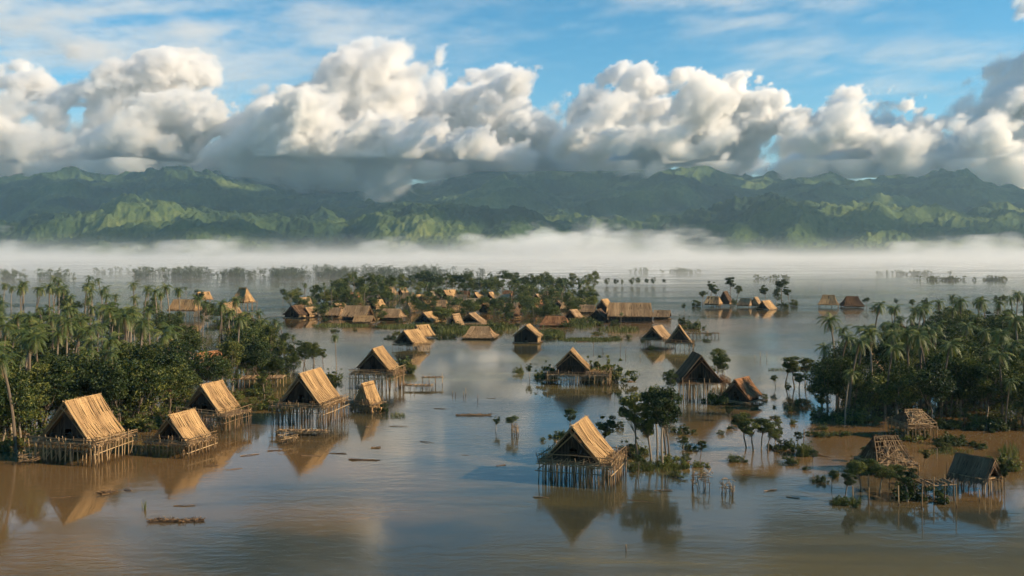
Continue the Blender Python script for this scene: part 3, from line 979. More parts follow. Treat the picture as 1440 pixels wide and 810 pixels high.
def make_palm(h, lean, nf, fl, dead):
    tr = MB()
    az = U(0, 6.28)
    dx, dy = math.cos(az) * lean, math.sin(az) * lean
    pts = [Vector((dx * t * t * h, dy * t * t * h, -1.0 * (1 - t) + h * t)) for t in np.linspace(0, 1, 8)]
    rr = .12 + .006 * h
    tr.tube(pts, [rr * 1.35] + [rr * (1 - .35 * i / 6) for i in range(7)], 7, t=U(.35, .9))
    top = pts[-1]
    cr = MB()
    for k in range(nf + dead):
        isdead = k >= nf
        a = 2.399 * k + U(-.25, .25)
        e = R(U(-75, -45)) if isdead else R(78 - 112 * (k / nf) ** .85 + U(-8, 8))
        L = fl * (U(.75, .95) if isdead else U(.85, 1.12))
        hdir = Vector((math.cos(a), math.sin(a), 0))
        sidev = Vector((-math.sin(a), math.cos(a), 0))
        p = top.copy(); el = e
        n = 9
        base_t = U(0, .1) if isdead else U(.35, .95)
        prev = p.copy()
        for i in range(1, n + 1):
            el -= R(U(9, 14)) if el > R(-70) else 0
            d = hdir * math.cos(el) + Vector((0, 0, math.sin(el)))
            q = prev + d * (L / n)
            wd = .03 * (1 - i / n) + .012
            cr.quad(prev - sidev * wd, prev + sidev * wd, q + sidev * wd, q - sidev * wd, base_t * .8)
            pr_ = .95 * math.sin(math.pi * min(1, (i + .6) / (n + 1.2))) ** .7 * L * .27
            for s in (-1, 1):
                for half in (0, .5):
                    o = prev.lerp(q, half)
                    tip = o + (sidev * s * .8 + d * .55 + Vector((0, 0, -.55 if not isdead else -.8))).normalized() * pr_ * U(.8, 1.15)
                    w2 = d * (L / n) * .30
                    cr.quad(o - w2 * .2, o + w2, tip + w2 * .25, tip, base_t + U(-.08, .08))
            prev = q
    for k in range(6):     # fruit and leaf bases in the heart of the crown
        a = U(0, 6.28)
        c = top + Vector((math.cos(a) * .22, math.sin(a) * .22, -.25))
        cr.tube([c + Vector((0, 0, .16)), c + Vector((0, 0, .05)), c - Vector((0, 0, .12))], [.05, .14, .05], 5, t=U(0, .4))
    return tr, cr

def make_shrub(w, h, nclump, nleaf, leaf):
    tr, cr = MB(), MB()
    for i in range(5):
        a = U(0, 6.28)
        tr.tube([(math.cos(a) * .15, math.sin(a) * .15, -.8), (math.cos(a) * w * .3, math.sin(a) * w * .3, h * .6)], [.06, .03], 5)
    for i in range(nclump + 6):
        a = U(0, 6.28); q = math.sqrt(U(0, 1)) * (1 + .35 * math.sin(3 * a + nleaf))
        c = Vector((math.cos(a) * q * w * .85, math.sin(a) * q * w * .85, h * (.1 + .75 * U(0, 1) ** 1.3 * (1 - .5 * q))))
        leaf_clump(cr, c, w * U(.12, .34), int(nleaf * U(.35, 1)), leaf, .75, .25, 1.0)
        if i % 3 == 0:
            tip = c * 1.15 + Vector((U(-.3, .3), U(-.3, .3), h * U(.1, .45)))
            tr.tube([(c.x * .3, c.y * .3, -.3), tip], [.035, .015], 4)
            leaf_clump(cr, tip, w * U(.07, .13), 10, leaf, .75, .3, 1.0)
    return tr, cr

class Kind:
    def __init__(s, name, cat, makers, crown_mat):
        s.name, s.cat, s.mk, s.mat = name, cat, makers, crown_mat
        s.built = [None] * len(makers)
        s.h = [a for a, _ in makers]
    def place(s, loc, height, label, group=None, v=None, rz=None, wide=1.0):
        v = random.randrange(len(s.mk)) if v is None else v
        h0, fn = s.mk[v]
        root = empty(s.name, loc, U(0, 6.28) if rz is None else rz, 1, label, s.cat, group)
        f = height / h0
        root.scale = (f * wide, f * wide, f)
        if s.built[v] is None:
            tr, cr = fn()
            s.built[v] = (tr.build('trunk', BARK, root), cr.build('crown', s.mat, root))
        else:
            for o in s.built[v]:
                c = o.copy(); COL.objects.link(c); c.parent = root
        return root

PALM = Kind('palm_tree', 'palm', [(11, lambda: make_palm(11, .10, 19, 2.5, 3)), (12, lambda: make_palm(12, .05, 21, 2.7, 6)), (10, lambda: make_palm(10, .16, 17, 2.3, 3)),
                                  (13, lambda: make_palm(13, .08, 20, 2.8, 9)), (9, lambda: make_palm(9, .04, 18, 2.4, 4)), (12, lambda: make_palm(12, .14, 15, 2.6, 2))], FROND)
BROAD = Kind('broadleaf_tree', 'tree', [(10, lambda: make_broadleaf(10, 3.4, 4.0, 30, 90, .42, .26)), (11, lambda: make_broadleaf(11, 3.0, 4.6, 30, 90, .42, .24)),
                                        (9, lambda: make_broadleaf(9, 3.7, 3.4, 30, 90, .42, .26)), (12, lambda: make_broadleaf(12, 3.2, 5.0, 34, 90, .44, .22)),
                                        (8, lambda: make_broadleaf(8, 2.9, 3.4, 24, 95, .38, .22)), (11, lambda: make_broadleaf(11, 3.6, 3.6, 26, 100, .46, .34, .12))], LEAF)
SLIM = Kind('slender_tree', 'tree', [(11, lambda: make_broadleaf(11, 2.3, 3.1, 22, 110, .42, .45, .10)), (10, lambda: make_broadleaf(10, 1.9, 3.2, 19, 105, .40, .40, .13)),
                                     (12, lambda: make_broadleaf(12, 2.7, 3.1, 24, 105, .44, .52, .09)), (9, lambda: make_broadleaf(9, 2.2, 2.6, 17, 105, .40, .5, .14))], LEAF)
GARDEN = Kind('bushy_tree', 'tree', [(8, lambda: make_broadleaf(8, 3.0, 3.5, 24, 70, .46, .2)), (9, lambda: make_broadleaf(9, 3.4, 3.6, 24, 70, .5, .25, .1)),
                                     (10, lambda: make_broadleaf(10, 2.8, 4.6, 26, 70, .48, .2)), (7, lambda: make_broadleaf(7, 3.2, 2.8, 22, 70, .46, .22))], LEAF_PALE)
SHRUB = Kind('shrub', 'shrub', [(2.4, lambda: make_shrub(2.0, 2.4, 14, 75, .36)), (1.8, lambda: make_shrub(2.3, 1.8, 14, 70, .34)), (3.2, lambda: make_shrub(1.9, 3.2, 16, 75, .38))], LEAF)

# ================================================================== PLACEMENT
random.seed(23)
# ---- huts near the camera
hut(116, 643, w=8.2, l=7.0, rise=5.0, wh=1.2, ph=3.3, rz=-16, m=(2.4, 2.6, 1.3, 1.0), detail=2, rails='frl', heap=300, label='largest straw roofed stilt hut, below the dark grove at the left edge')
hut(256, 636, w=6.4, l=5.2, rise=3.7, wh=.5, ph=2.3, rz=-20, m=(1.5, 1.2, 1.1, .6), detail=2, rails='fr', label='small pale thatched stilt hut between two bigger huts on the left shore')
hut(298, 601, w=6.6, l=5.4, rise=3.7, wh=1.5, ph=3.1, rz=-20, m=(1.4, 3.0, 1.4, .9), detail=2, rails='fr', label='pale thatched stilt hut with a long bare deck reaching right over blue water')
hut(436, 591, w=7.6, l=8.2, rise=4.8, wh=1.2, ph=3.6, rz=-14, m=(1.6, 2.0, 1.6, 1.0), detail=2, rails='fr', heap=420, label='tall steep roofed stilt hut with sagging eave beside the heap shaped hut')
hut(517, 577, w=3.6, l=3.8, rise=3.7, wh=.3, ph=1.7, rz=-24, m=(2.6, .9, .9, .6), detail=2, rails='f', ragged=2.2, hip=.12, label='little heap shaped straw hut wedged behind the tall steep roofed hut')
hut(531, 544, w=7.1, l=6.2, rise=3.9, wh=1.7, ph=3.9, rz=-12, m=(1.7, 2.2, 1.6, .9), detail=2, rails='fr', heap=420, label='open sided stilt hut beside the low bamboo jetty')
hut(815, 672, w=6.9, l=7.0, rise=3.9, wh=1.2, ph=3.1, rz=-20, m=(1.4, 2.5, 1.0, .9), detail=2, rails='frlb', stilt_gap=1.0, heap=260, label='golden roofed hut on many dark stilts alone in the open foreground water')
hut(804, 538, w=7.2, l=6.2, rise=3.6, wh=2.2, ph=2.5, rz=-8, m=(2.2, 6.2, 1.5, 1.2), detail=2, rails='fr', side='dark', heap=520, label='dark walled stilt hut whose wide deck carries bushes on its right end')
hut(980, 560, w=8.4, l=7.0, rise=5.0, wh=1.0, ph=4.0, rz=2, tone='dark', m=(.7, 2.4, .6, .6), detail=2, rails='r', side='dark', heap=420, label='tall dark brown hut with a dark pointed roof beside a bushy tree')
hut(1043, 566, w=5.4, l=5.6, rise=2.9, wh=1.6, ph=.7, rz=-42, tone='rust', m=(.5, .5, .5, .5), detail=2, rails='', side='dark', label='low rust brown thatched hut right of the tall dark hut')
hut(1246, 662, w=4.9, l=6.2, rise=3.3, wh=.2, ph=1.7, rz=-80, detail=2, bare=True, nowall=True, rails='', m=(.4, .4, .4, .4), name='ruined_hut', label='ruined hut with bare lattice roof frame above the flooded bushes')
hut(1284, 614, w=4.2, l=5.2, rise=1.6, wh=1.0, ph=2.2, rz=-78, detail=2, bare=True, nowall=True, rails='f', m=(.6, .6, .4, .4), name='ruined_hut', label='skeletal hut frame of crossed poles in front of the right grove')
hut(1370, 690, w=4.0, l=4.4, rise=2.2, wh=.1, ph=2.3, rz=38, tone='ash', detail=2, nowall=True, rails='', m=(.3, .3, .3, .3), name='ruined_hut', lean=4, ragged=2.0, label='collapsing grey black hut without walls at the lower right')

# ---- middle distance and village
V = [
 # px, py, w, l, rise, wh, ph, rz, tone, detail, hip, skirt, label
 (742, 482, 8.6, 7, 3.3, 2.6, .5, -12, 'gold', 1, 0, 0, 'black walled hut with one orange roof slope standing free in the water before the village'),
 (578, 490, 7.6, 7, 3.4, 1.2, 1.6, -30, 'gold', 1, 0, 0, 'shaggy straw hut on stilts in open water left of the village channel'),
 (594, 475, 5.8, 5.5, 3.0, 1.0, .8, -40, 'gold', 1, 0, 0, 'small peaked hut just behind the shaggy straw hut'),
 (675, 475, 9.4, 9.5, 2.7, 1.3, .2, 82, 'brown', 1, .35, 1.2, 'squat hut with two tiered thatch hip roof at the water edge'),
 (664, 457, 10.0, 8, 3.4, 1.2, .6, -14, 'brown', 1, 0, 1.4, 'wide dark gabled hut with pale front skirt roof behind the two tiered hut'),
 (641, 459, 4.0, 5, 3.6, 1.2, .6, -30, 'brown', 1, 0, 0, 'narrow upright hut squeezed left of the wide dark gabled hut'),
 (886, 453, 10.6, 20, 5.0, 3.2, .6, 84, 'brown', 1, .10, 0, 'very long thatched longhouse at the right end of the village'),
 (842, 452, 7.0, 8, 3.0, 2.2, .4, -20, 'dark', 1, 0, 0, 'dark low hut tucked against the left end of the longhouse'),
 (850, 440, 5.5, 7, 3.4, 3.4, .4, -32, 'gold', 1, 0, 0, 'little orange ridged hut rising behind the left end of the longhouse'),
 (931, 449, 5.0, 7, 2.2, 1.6, .4, 70, 'brown', 1, 0, 0, 'ragged lean shed at the right end of the longhouse'),
 (924, 484, 6.8, 8, 3.4, 1.0, 2.0, -30, 'brown', 1, 0, 0, 'stilt hut with pale thatch back slope in front of the longhouse'),
 (955, 491, 7.0, 6.5, 4.6, .8, 2.5, -10, 'gold', 1, 0, 0, 'sharp peaked stilt hut with dark gable right of the pale backed stilt hut'),
 (503, 452, 9.4, 11.5, 4.0, 2.4, .8, 80, 'brown', 1, 0, 0, 'broad pale brown house with straight ridge at the left front of the village'),
 (512, 456, 5.0, 8.0, 1.8, 1.0, .9, 80, 'gold', 1, 0, 0, 'low lean shed under the front eave of the broad pale brown house'),
 (417, 447, 8.2, 8.5, 3.6, 2.0, .5, -20, 'dark', 1, 0, 0, 'dark gabled hut at the far left end of the village'),
 (436, 446, 5.0, 6.0, 2.6, 1.8, .5, -30, 'brown', 1, 0, 0, 'small brown hut leaning on the dark gabled hut'),
 (468, 446, 7.0, 10, 2.8, 1.4, .4, 78, 'brown', 1, .2, 0, 'long low brown roofed house left of the broad pale brown house'),
 (551, 450, 7.8, 9, 2.8, 1.9, .5, 76, 'brown', 1, .15, .8, 'hip roofed house right of the broad pale brown house'),
 (601, 454, 7.6, 8, 3.6, .8, .5, -22, 'gold', 1, 0, 0, 'golden hut with dark triangular gable facing the channel'),
 (615, 452, 5.0, 6, 1.8, .8, .5, 70, 'gold', 1, 0, 0, 'low golden annex attached right of the golden gabled hut'),
 (592, 430, 6.0, 9, 3.8, 1.6, 1.2, -42, 'gold', 1, 0, 0, 'hut with bright bare roof slope among the trees behind the golden gabled hut'),
 (632, 424, 7.0, 10, 3.6, 1.6, 2.2, -40, 'gold', 1, 0, 0, 'yellowish steep roof highest in the middle of the village'),
 (650, 427, 6.5, 8, 2.8, 1.4, 1.2, 60, 'brown', 1, 0, 0, 'brown roof right of the yellowish steep roof'),
 (666, 431, 7.0, 9, 2.6, 1.2, .8, 75, 'grey', 1, 0, 0, 'greyish thatched house in the packed middle of the village'),
 (672, 424, 5.0, 6, 3.0, 1.4, 1.5, -35, 'gold', 1, 0, 0, 'small peaked hut behind the greyish house'),
 (690, 434, 7.0, 8, 2.8, 1.2, .8, 65, 'brown', 1, 0, 0, 'brown hut with frayed roof right of the greyish house'),
 (690, 424, 5.5, 6, 3.4, 1.4, 1.2, -20, 'gold', 1, 0, 0, 'tan peaked hut behind the frayed brown hut'),
 (706, 424, 5.5, 10, 2.4, 1.2, 1.0, 80, 'grey', 1, 0, 0, 'long grey pink roof at the foot of the tall village trees'),
 (646, 441, 6.5, 8, 2.4, 1.2, .6, 75, 'gold', 1, .2, 0, 'low straw roof half hidden by bushes above the wide dark gabled hut'),
 (722, 447, 5.5, 6, 3.0, 1.5, .4, -40, 'dark', 1, 0, 0, 'small dark hut with pale roof edge among bushes left of the flat hip roof'),
 (720, 436, 6.5, 8, 2.4, 1.2, .6, 65, 'brown', 1, 0, 0, 'tumbledown brown roof behind the small dark hut'),
 (755, 438, 6.5, 9, 3.6, 1.4, .8, -30, 'rust', 1, 0, 0, 'orange roofed hut among trees above the free standing black walled hut'),
 (768, 441, 5.5, 6, 2.6, 1.2, .8, 60, 'rust', 1, 0, 0, 'rusty low hut right of the orange roofed hut'),
 (781, 458, 8.0, 11, 2.6, 1.2, .3, 84, 'rust', 1, .3, 1.0, 'flat reddish hip roofed house at the right front of the village'),
 (775, 426, 6.0, 8, 3.2, 2.0, 2.0, 70, 'gold', 1, 0, 0, 'dark fronted hut under trees at the back right of the village'),
 (797, 428, 5.5, 6, 3.2, 1.6, 2.0, 60, 'gold', 1, 0, 0, 'peaked tan hut right of the dark fronted hut at the back of the village'),
 (798, 437, 5.5, 6, 2.0, 1.2, .6, 75, 'gold', 1, 0, 0, 'small bright shed below the peaked tan hut'),
 (826, 441, 5.0, 7, 2.6, 1.4, .4, 75, 'brown', 1, 0, 0, 'brown shed left of the dark low hut by the longhouse'),
 (547, 419, 7.0, 8, 3.6, 1.6, 2.2, -25, 'brown', 1, 0, 0, 'dark gabled hut on the wooded rise at the upper left of the village'),
 (567, 418, 5.0, 6, 3.0, 1.6, 1.8, -30, 'gold', 1, 0, 0, 'half hidden straw hut right of the dark gabled hut on the wooded rise'),
 (464, 424, 6.5, 8, 3.0, 1.8, 1.0, 65, 'rust', 1, 0, 0, 'pinkish brown roof between palms at the upper left of the village'),
 (498, 424, 6.0, 7, 2.8, 1.6, 1.0, -35, 'rust', 1, 0, 0, 'small reddish roof between trees behind the broad pale brown house'),
 (530, 436, 6.0, 7, 3.2, 1.6, .8, -35, 'gold', 1, 0, 0, 'golden roof peeping over the right end of the broad pale brown house'),
 (526, 428, 6.0, 7, 3.0, 1.6, 1.2, 60, 'grey', 1, 0, 0, 'grey green roof above the golden roof in the left part of the village'),
 # left middle
 (261, 446, 7.6, 13.5, 4.0, 1.0, 3.6, 80, 'gold', 1, .12, 0, 'long straw roofed house on tall posts beyond the left grove'),
 (286, 427, 6.0, 8, 3.4, 1.2, 2.6, -40, 'gold', 1, 0, 0, 'yellow roof half behind a tree above the long straw roofed house'),
 (342, 438, 7.6, 8, 6.2, 1.6, 5.0, 65, 'gold', 1, .5, 0, 'tall pyramid roofed lookout hut on a high deck'),
 (321, 449, 8.6, 9, 4.6, 1.0, 2.4, -22, 'brown', 1, 0, 0, 'dark gabled hut in front of the pyramid roofed lookout hut'),
 (338, 462, 7.0, 8, 2.8, 1.0, 2.6, -30, 'dark', 1, 0, 0, 'low dark thatched hut overgrown with yellow green palm leaves'),
 (294, 540, 6.6, 8, 4.2, 1.4, 2.4, -26, 'rust', 1, 0, 0, 'orange thatched hut half swallowed by the left grove'),
 (242, 517, 6.0, 7, 3.0, 1.6, 3.4, -20, 'rust', 1, 0, 0, 'reddish hut scrap glimpsed deep inside the left grove'),
 # right
 (1003, 432, 7.5, 8, 3.4, 1.2, 1.6, 60, 'gold', 1, .25, 0, 'shaggy straw hut on the left of the tree covered islet'),
 (1020, 431, 6.5, 7, 5.2, 2.0, 1.6, -28, 'dark', 1, 0, 0, 'tall dark peaked hut on the tree covered islet'),
 (1049, 432, 7.0, 7, 3.0, 1.0, 1.0, 50, 'brown', 1, .2, 0, 'rounded brown hut in the middle of the tree covered islet'),
 (1063, 432, 5.0, 6, 3.8, 1.2, .8, -30, 'brown', 1, .1, 0, 'dull brown hut behind the two rounded huts of the islet'),
 (1077, 435, 7.0, 9, 3.8, .4, .6, -38, 'gold', 1, 0, 0, 'orange straw hut sliding into the water at the islet tip'),
 (1165, 432, 8.0, 9, 4.2, .6, 2.2, 70, 'gold', 1, .35, .8, 'orange dome shaped stilt hut far out right of the islet'),
 (1198, 432, 9.0, 10, 4.4, 1.2, .6, 78, 'dark', 1, .4, .6, 'dark hip roofed hut right of the orange dome shaped hut'),
 (1266, 482, 7.0, 8, 3.4, 1.6, 2.0, -20, 'dark', 1, 0, 0, 'dark hut with a lit orange side wall at the back of the right grove'),
 (1229, 528, 5.5, 8, 4.2, 1.0, 2.6, -45, 'gold', 1, 0, 0, 'yellow thatch slope glimpsed inside the right grove'),
 (1238, 552, 5.0, 5, 2.6, 1.0, 2.2, -20, 'gold', 1, 0, 0, 'small tan hut deep in the right grove below the yellow thatch slope'),
]
VILLAGE = []
for (px, py, w, l, ri, wh, ph, rz, tone, det, hip, sk, lab) in V:
    near = py > 465
    o = hut(px, py, w=w, l=l, rise=ri, wh=wh, ph=ph, rz=rz + U(-4, 4), tone=tone, detail=1 if (near or det == 1 and py > 440) else 0, hip=hip, skirt=sk, label=lab,
            name='stilt_hut' if ph >= 1.5 else 'thatched_hut', rails='f' if ph >= 1.5 else '', m=(.8, 1.2, .8, .6) if ph >= 1.5 else (.3, .5, .3, .3), ragged=1.3,
            group='thatched huts of the flooded village' if 400 < px < 960 and py < 465 else None)
    VILLAGE.append((px, py))

crowd = [(430, 432), (486, 416), (512, 418), (575, 424), (610, 420), (618, 434), (655, 418), (682, 441), (700, 430), (716, 418), (738, 418), (756, 424), (785, 436), (812, 432), (575, 440), (606, 428), (640, 434), (478, 438), (805, 449)]
for (px, py) in crowd:
    hut(px + U(-3, 3), py, w=U(4.6, 6.6), l=U(5.5, 8.5), rise=U(2.2, 3.6), wh=U(1.0, 1.8), ph=U(.3, 1.2), rz=random.choice((U(-45, -15), U(55, 85))), tone=random.choice(('gold', 'brown', 'brown', 'grey', 'rust')),
        detail=0, hip=random.choice((0, 0, .2)), name='thatched_hut', rails='', m=(.3, .5, .3, .3), ragged=1.6, group='small huts crowded in the village',
        label='small thatched hut crowded among trees and bigger roofs in the village')

# ---- small timber things
def jetty(px, py, L, Wd, z, rz, label, name='bamboo_jetty', gaps=0.05):
    root = empty(name, P(px, py), R(rz), 1, label, 'jetty')
    d = MB()
    n = int(L / .25)
    for i in range(n):
        x = -L / 2 + L * (i + .5) / n
        if random.random() < gaps:
            continue
        d.stick((x + U(-.3, .3) * gaps * 4, -Wd / 2 + U(-.3, .2) - gaps * U(0, .8), z + U(-.05, .05) * (1 + 8 * gaps)), (x + U(-.3, .3) * gaps * 4, Wd / 2 + U(-.2, .3) + gaps * U(0, .8), z + U(-.05, .05) * (1 + 8 * gaps)), .12, 5, .1 * gaps)
    d.build('deck', DECK, root)
    for i in range(max(2, int(L / 1.3)) + 1):
        for y in (-Wd / 2, Wd / 2):
            s = MB(); x = -L / 2 + L * i / max(2, int(L / 1.3))
            s.stick((x + U(-.1, .1), y, -1), (x + U(-.15, .15), y, z + (U(.3, 1.1) if random.random() < .5 else .05)), .08, 5)
            s.build('post', POLE, root)
    for y in (-Wd / 2, Wd / 2):
        s = MB(); s.stick((-L / 2 - .4, y, z - .16), (L / 2 + .4, y, z - .16), .08, 5, .05); s.build('beam', POLE, root)
jetty(588, 547, 7.0, 1.8, 1.0, -6, 'low bamboo jetty reaching out from the open sided stilt hut')
jetty(608, 541, 5.0, 1.4, 2.0, 4, 'raised narrow plank walkway beyond the low bamboo jetty', 'plank_walkway')
jetty(365, 545, 12.0, 5.0, 2.6, 8, 'wide reddish plank platform at the right edge of the left grove', 'plank_platform')
jetty(985, 474, 14, 1.6, 1.6, -2, 'long plank walkway running right from the sharp peaked stilt hut', 'plank_walkway')
jetty(1314, 702, 4.4, 2.0, 2.3, 10, 'ragged broken platform on dark posts left of the collapsing hut', 'broken_platform', .4)
jetty(425, 612, 9.0, 1.2, .9, -3, 'low waterside pole fence in front of the tall steep roofed hut', 'pole_walkway')
jetty(370, 470, 11.0, 3.0, .8, 4, 'pale plank landing in the water right of the overgrown dark hut', 'plank_landing')

def pole_frame(px, py, w, h, label):
    root = empty('pole_scaffold', P(px, py), R(U(0, 90)), 1, label, 'frame')
    for k in range(11):
        s = MB(); a = U(0, 6.28)
        s.stick((math.cos(a) * w * .5, math.sin(a) * w * .5, -.8), (math.cos(a) * w * .42 + U(-.2, .2), math.sin(a) * w * .42 + U(-.2, .2), h * U(.45, 1.1)), .055, 5, .25)
        s.build('post', POLE, root)
    c = MB()
    for z in (.35, .6, .9):
        for k in range(7):
            a, b = U(0, 6.28), U(0, 6.28)
            c.stick((math.cos(a) * w * .55, math.sin(a) * w * .55, h * z + U(-.2, .2)), (math.cos(b) * w * .55, math.sin(b) * w * .55, h * z + U(-.2, .2)), .05, 4, .3)
    c.build('cross_poles', POLE, root)
pole_frame(987, 687, 2.8, 2.9, 'taller broken frame of poles in the water right of the slender trees')
pole_frame(1023, 695, 1.9, 2.0, 'shorter broken frame of poles right of the taller one')
SLIM.place(P(720, 611), 3.8, 'drowned sapling with scrappy reddish leaves right of the dark topped one', v=3, wide=1.3)
SLIM.place(P(697, 607), 3.2, 'dark topped drowned sapling right of the floating log pile', v=1, wide=1.2)
pole_frame(724, 612, 1.3, 2.0, 'few crossed poles around the scrappy drowned sapling')
pole_frame(42, 652, 3.0, 2.0, 'heap of broken poles at the left foot of the largest hut')
pole_frame(405, 624, 3.4, 1.6, 'tangle of thin poles below the tall steep roofed hut')
pole_frame(1330, 570, 2.5, 2.6, 'pole stack standing under the right grove edge')

def log_raft(px, py, L, Wd, n, rz, label, name, cat, big=.14):
    root = empty(name, P(px, py), R(rz), 1, label, cat)
    mb = MB()
    for k in range(n):
        a = -L / 2 + U(-.05, .12) * L
        b = L / 2 - U(-.05, .25) * L
        y = (k - n / 2 + .5) * Wd / max(n, 1) + U(-.05, .05)
        mb.stick((a, y + U(-.2, .2) * Wd, U(-.02, .12)), (b, y + U(-.2, .2) * Wd, U(-.02, .12)), U(.5, 1) * big, 6, .12)
    mb.build('logs', DRIFT, root)
    if n > 4:
        b = MB()
        for k in range(n * 11):
            x = U(-L * .48, L * .48); a = U(0, 6.28); q = U(.3, 1.0)
            b.stick((x, U(-.4, .4) * Wd, .1), (x + math.cos(a) * q, U(-.5, .5) * Wd + math.sin(a) * q * .4, U(.15, .5)), .045, 4, .1)
        b.build('brushwood', DRIFT, root)
log_raft(248, 733, 6.6, 1.5, 8, 3, 'long raft of tangled brushwood drifting in the empty left foreground', 'brushwood_raft', 'raft')
log_raft(667, 584, 7.0, .7, 5, 2, 'thick floating log pile in open water left of the pole stands', 'floating_logs', 'logs', .2)
log_raft(512, 647, 5.2, .6, 4, -6, 'splintered drifting log with a pale end, nearest of the drifting scraps', 'driftwood', 'driftwood')
log_raft(478, 638, 3.6, .4, 2, -4, 'thin drifting branch just left of the splintered log', 'driftwood', 'driftwood', .09)
log_raft(440, 641, 3.8, .4, 2, 3, 'flat brown plank adrift below the tall steep roofed hut', 'driftwood', 'driftwood', .1)
log_raft(529, 630, 1.6, .6, 3, 8, 'short reddish chunk of wood drifting behind the splintered log', 'driftwood', 'driftwood')
log_raft(262, 711, 3.0, .3, 2, 5, 'thin twig drifting behind the brushwood raft', 'driftwood', 'driftwood', .06)
log_raft(149, 694, 1.3, .8, 6, 30, 'small dark clump of sticks adrift below the largest hut', 'stick_clump', 'sticks', .1)
log_raft(885, 537, 3.4, .5, 2, 3, 'reddish log floating right of the bush carrying deck', 'driftwood', 'driftwood', .14)
log_raft(1157, 642, 3.4, .3, 2, -30, 'dark branch drifting left of the flooded bushes', 'driftwood', 'driftwood', .07)
log_raft(1150, 639, 2.0, .3, 2, 5, 'short stick adrift beside the dark branch', 'driftwood', 'driftwood', .07)
log_raft(705, 432, 6, .8, 3, 3, 'beam lying in the shallows of the village lane', 'driftwood', 'driftwood', .16)
log_raft(571, 457, 5.5, .8, 3, -6, 'dark canoe sized log moored before the hip roofed house', 'driftwood', 'driftwood', .2)
log_raft(1140, 519, 9, 1.4, 8, 2, 'bank of flotsam lying left of the small tree stand by the right grove', 'flotsam_bank', 'flotsam', .16)
log_raft(820, 481, 4.5, .7, 3, 3, 'plank afloat right of the black walled hut', 'driftwood', 'driftwood', .12)

def stake(px, py, h, label, group=None):
    s = MB(); s.stick((0, 0, -1), (U(-.12, .12), U(-.12, .12), h), .085, 5)
    o = s.build('stake', POLE)
    o.location = P(px, py)
    props(o, label=label, category='stake', group=group)
for px, py, h in ((672, 563, 1.3), (641, 557, .9), (636, 556, 1.1), (655, 556, 1.8), (652, 558, 1.2)):
    stake(px, py, h, 'stake rising from the water right of the low bamboo jetty', 'stakes right of the jetty')
for px in (1062, 1069, 1078):
    stake(px, 505 + U(-3, 3), U(1.4, 2.6), 'thin stake in the water right of the bushy tree', 'stakes right of the bushy tree')
for k in range(14):
    stake(822 + k * 3.1 + U(-1, 1), 474 + U(-1, 1), U(.7, 1.5), 'stake in the picket row before the longhouse', 'picket row before the longhouse')
for px, py in ((872, 494), (873, 482), (880, 499), (900, 505), (905, 489), (835, 491), (848, 497)):
    stake(px, py, U(1.0, 2.6), 'lone stake in the channel left of the pale backed stilt hut', 'channel stakes')
for px, py in ((1200, 702), (1264, 712), (1296, 716), (1345, 715), (1378, 706), (1331, 690), (1250, 690), (1222, 706)):
    stake(px, py, U(1.6, 4.0), 'bare post standing under the flooded bushes at the lower right', 'posts under the lower right bushes')
stake(881, 775, .7, 'short green stub poking out of the empty foreground water')
stake(1130, 628, 3.0, 'solitary post before the right grove')

# ---- vegetation
def in_poly(x, y, pg):
    c = False
    for (x0, y0), (x1, y1) in zip(pg, pg[1:] + pg[:1]):
        if (y0 > y) != (y1 > y) and x < (x1 - x0) * (y - y0) / (y1 - y0) + x0:
            c = not c
    return c
def scatter(pg, n, sep, bias=1.0):
    xs, ys = [p[0] for p in pg], [p[1] for p in pg]
    out = []
    for _ in range(n * 60):
        x = U(min(xs), max(xs)); y = min(ys) + (max(ys) - min(ys)) * random.random() ** bias
        if in_poly(x, y, pg):
            s = (y - YH) / 250
            if all((x - a) ** 2 + ((y - b) * 2.5) ** 2 > (sep * s) ** 2 for a, b in out):
                out.append((x, y))
                if len(out) >= n:
                    break
    return out
CLEAR = [(128, 650, 75, 20), (256, 640, 46, 14), (298, 603, 50, 18), (436, 595, 60, 20), (294, 545, 26, 30), (242, 520, 14, 14), (1229, 540, 16, 26), (1266, 486, 22, 8), (1283, 616, 45, 12)]
def clear(x, y):
    return all(not (abs(x - a) < w and -6 < y - b + h and y - b < h) for a, b, w, h in CLEAR)

LG = [(-110, 640), (0, 636), (52, 612), (90, 604), (180, 604), (228, 590), (258, 574), (330, 560), (372, 548), (388, 520), (380, 497), (330, 480), (318, 470), (250, 464), (235, 452), (210, 441), (150, 436), (60, 433), (-110, 433)]
for x, y in sorted(scatter(LG, 240, 17), key=lambda p: p[1]):
    if not clear(x, y):
        continue
    far = y < 470
    if random.random() < (.86 if far else .52):
        PALM.place(P(x, y), U(13.5, 18.5) if far else U(12, 17.5),
                   'sunlit palm in the far row along the back of the left grove' if far else 'palm rising out of the dense left grove',
                   'palms along the back of the left grove' if far else 'palms inside the left grove')
    else:
        BROAD.place(P(x, y), U(10, 14.5) + (2 if y > 560 else 0), 'dark leafy tree at the back of the left grove' if far else 'dark leafy tree packed into the left grove',
                    'leafy trees at the back of the left grove' if far else 'leafy trees of the left grove', wide=U(.95, 1.25))
for x, y in [(-60, 642), (-20, 640), (8, 634), (30, 626), (52, 616), (70, 610), (150, 606), (185, 602), (205, 598), (228, 590), (262, 574), (330, 562), (350, 556), (372, 548), (385, 530), (378, 562), (356, 568), (340, 575), (208, 606), (100, 605), (390, 575), (400, 566)]:
    SHRUB.place(P(x, y), U(1.8, 3.2), 'leafy shrub at the waterline of the left grove', 'shrubs along the left grove', wide=1.25)
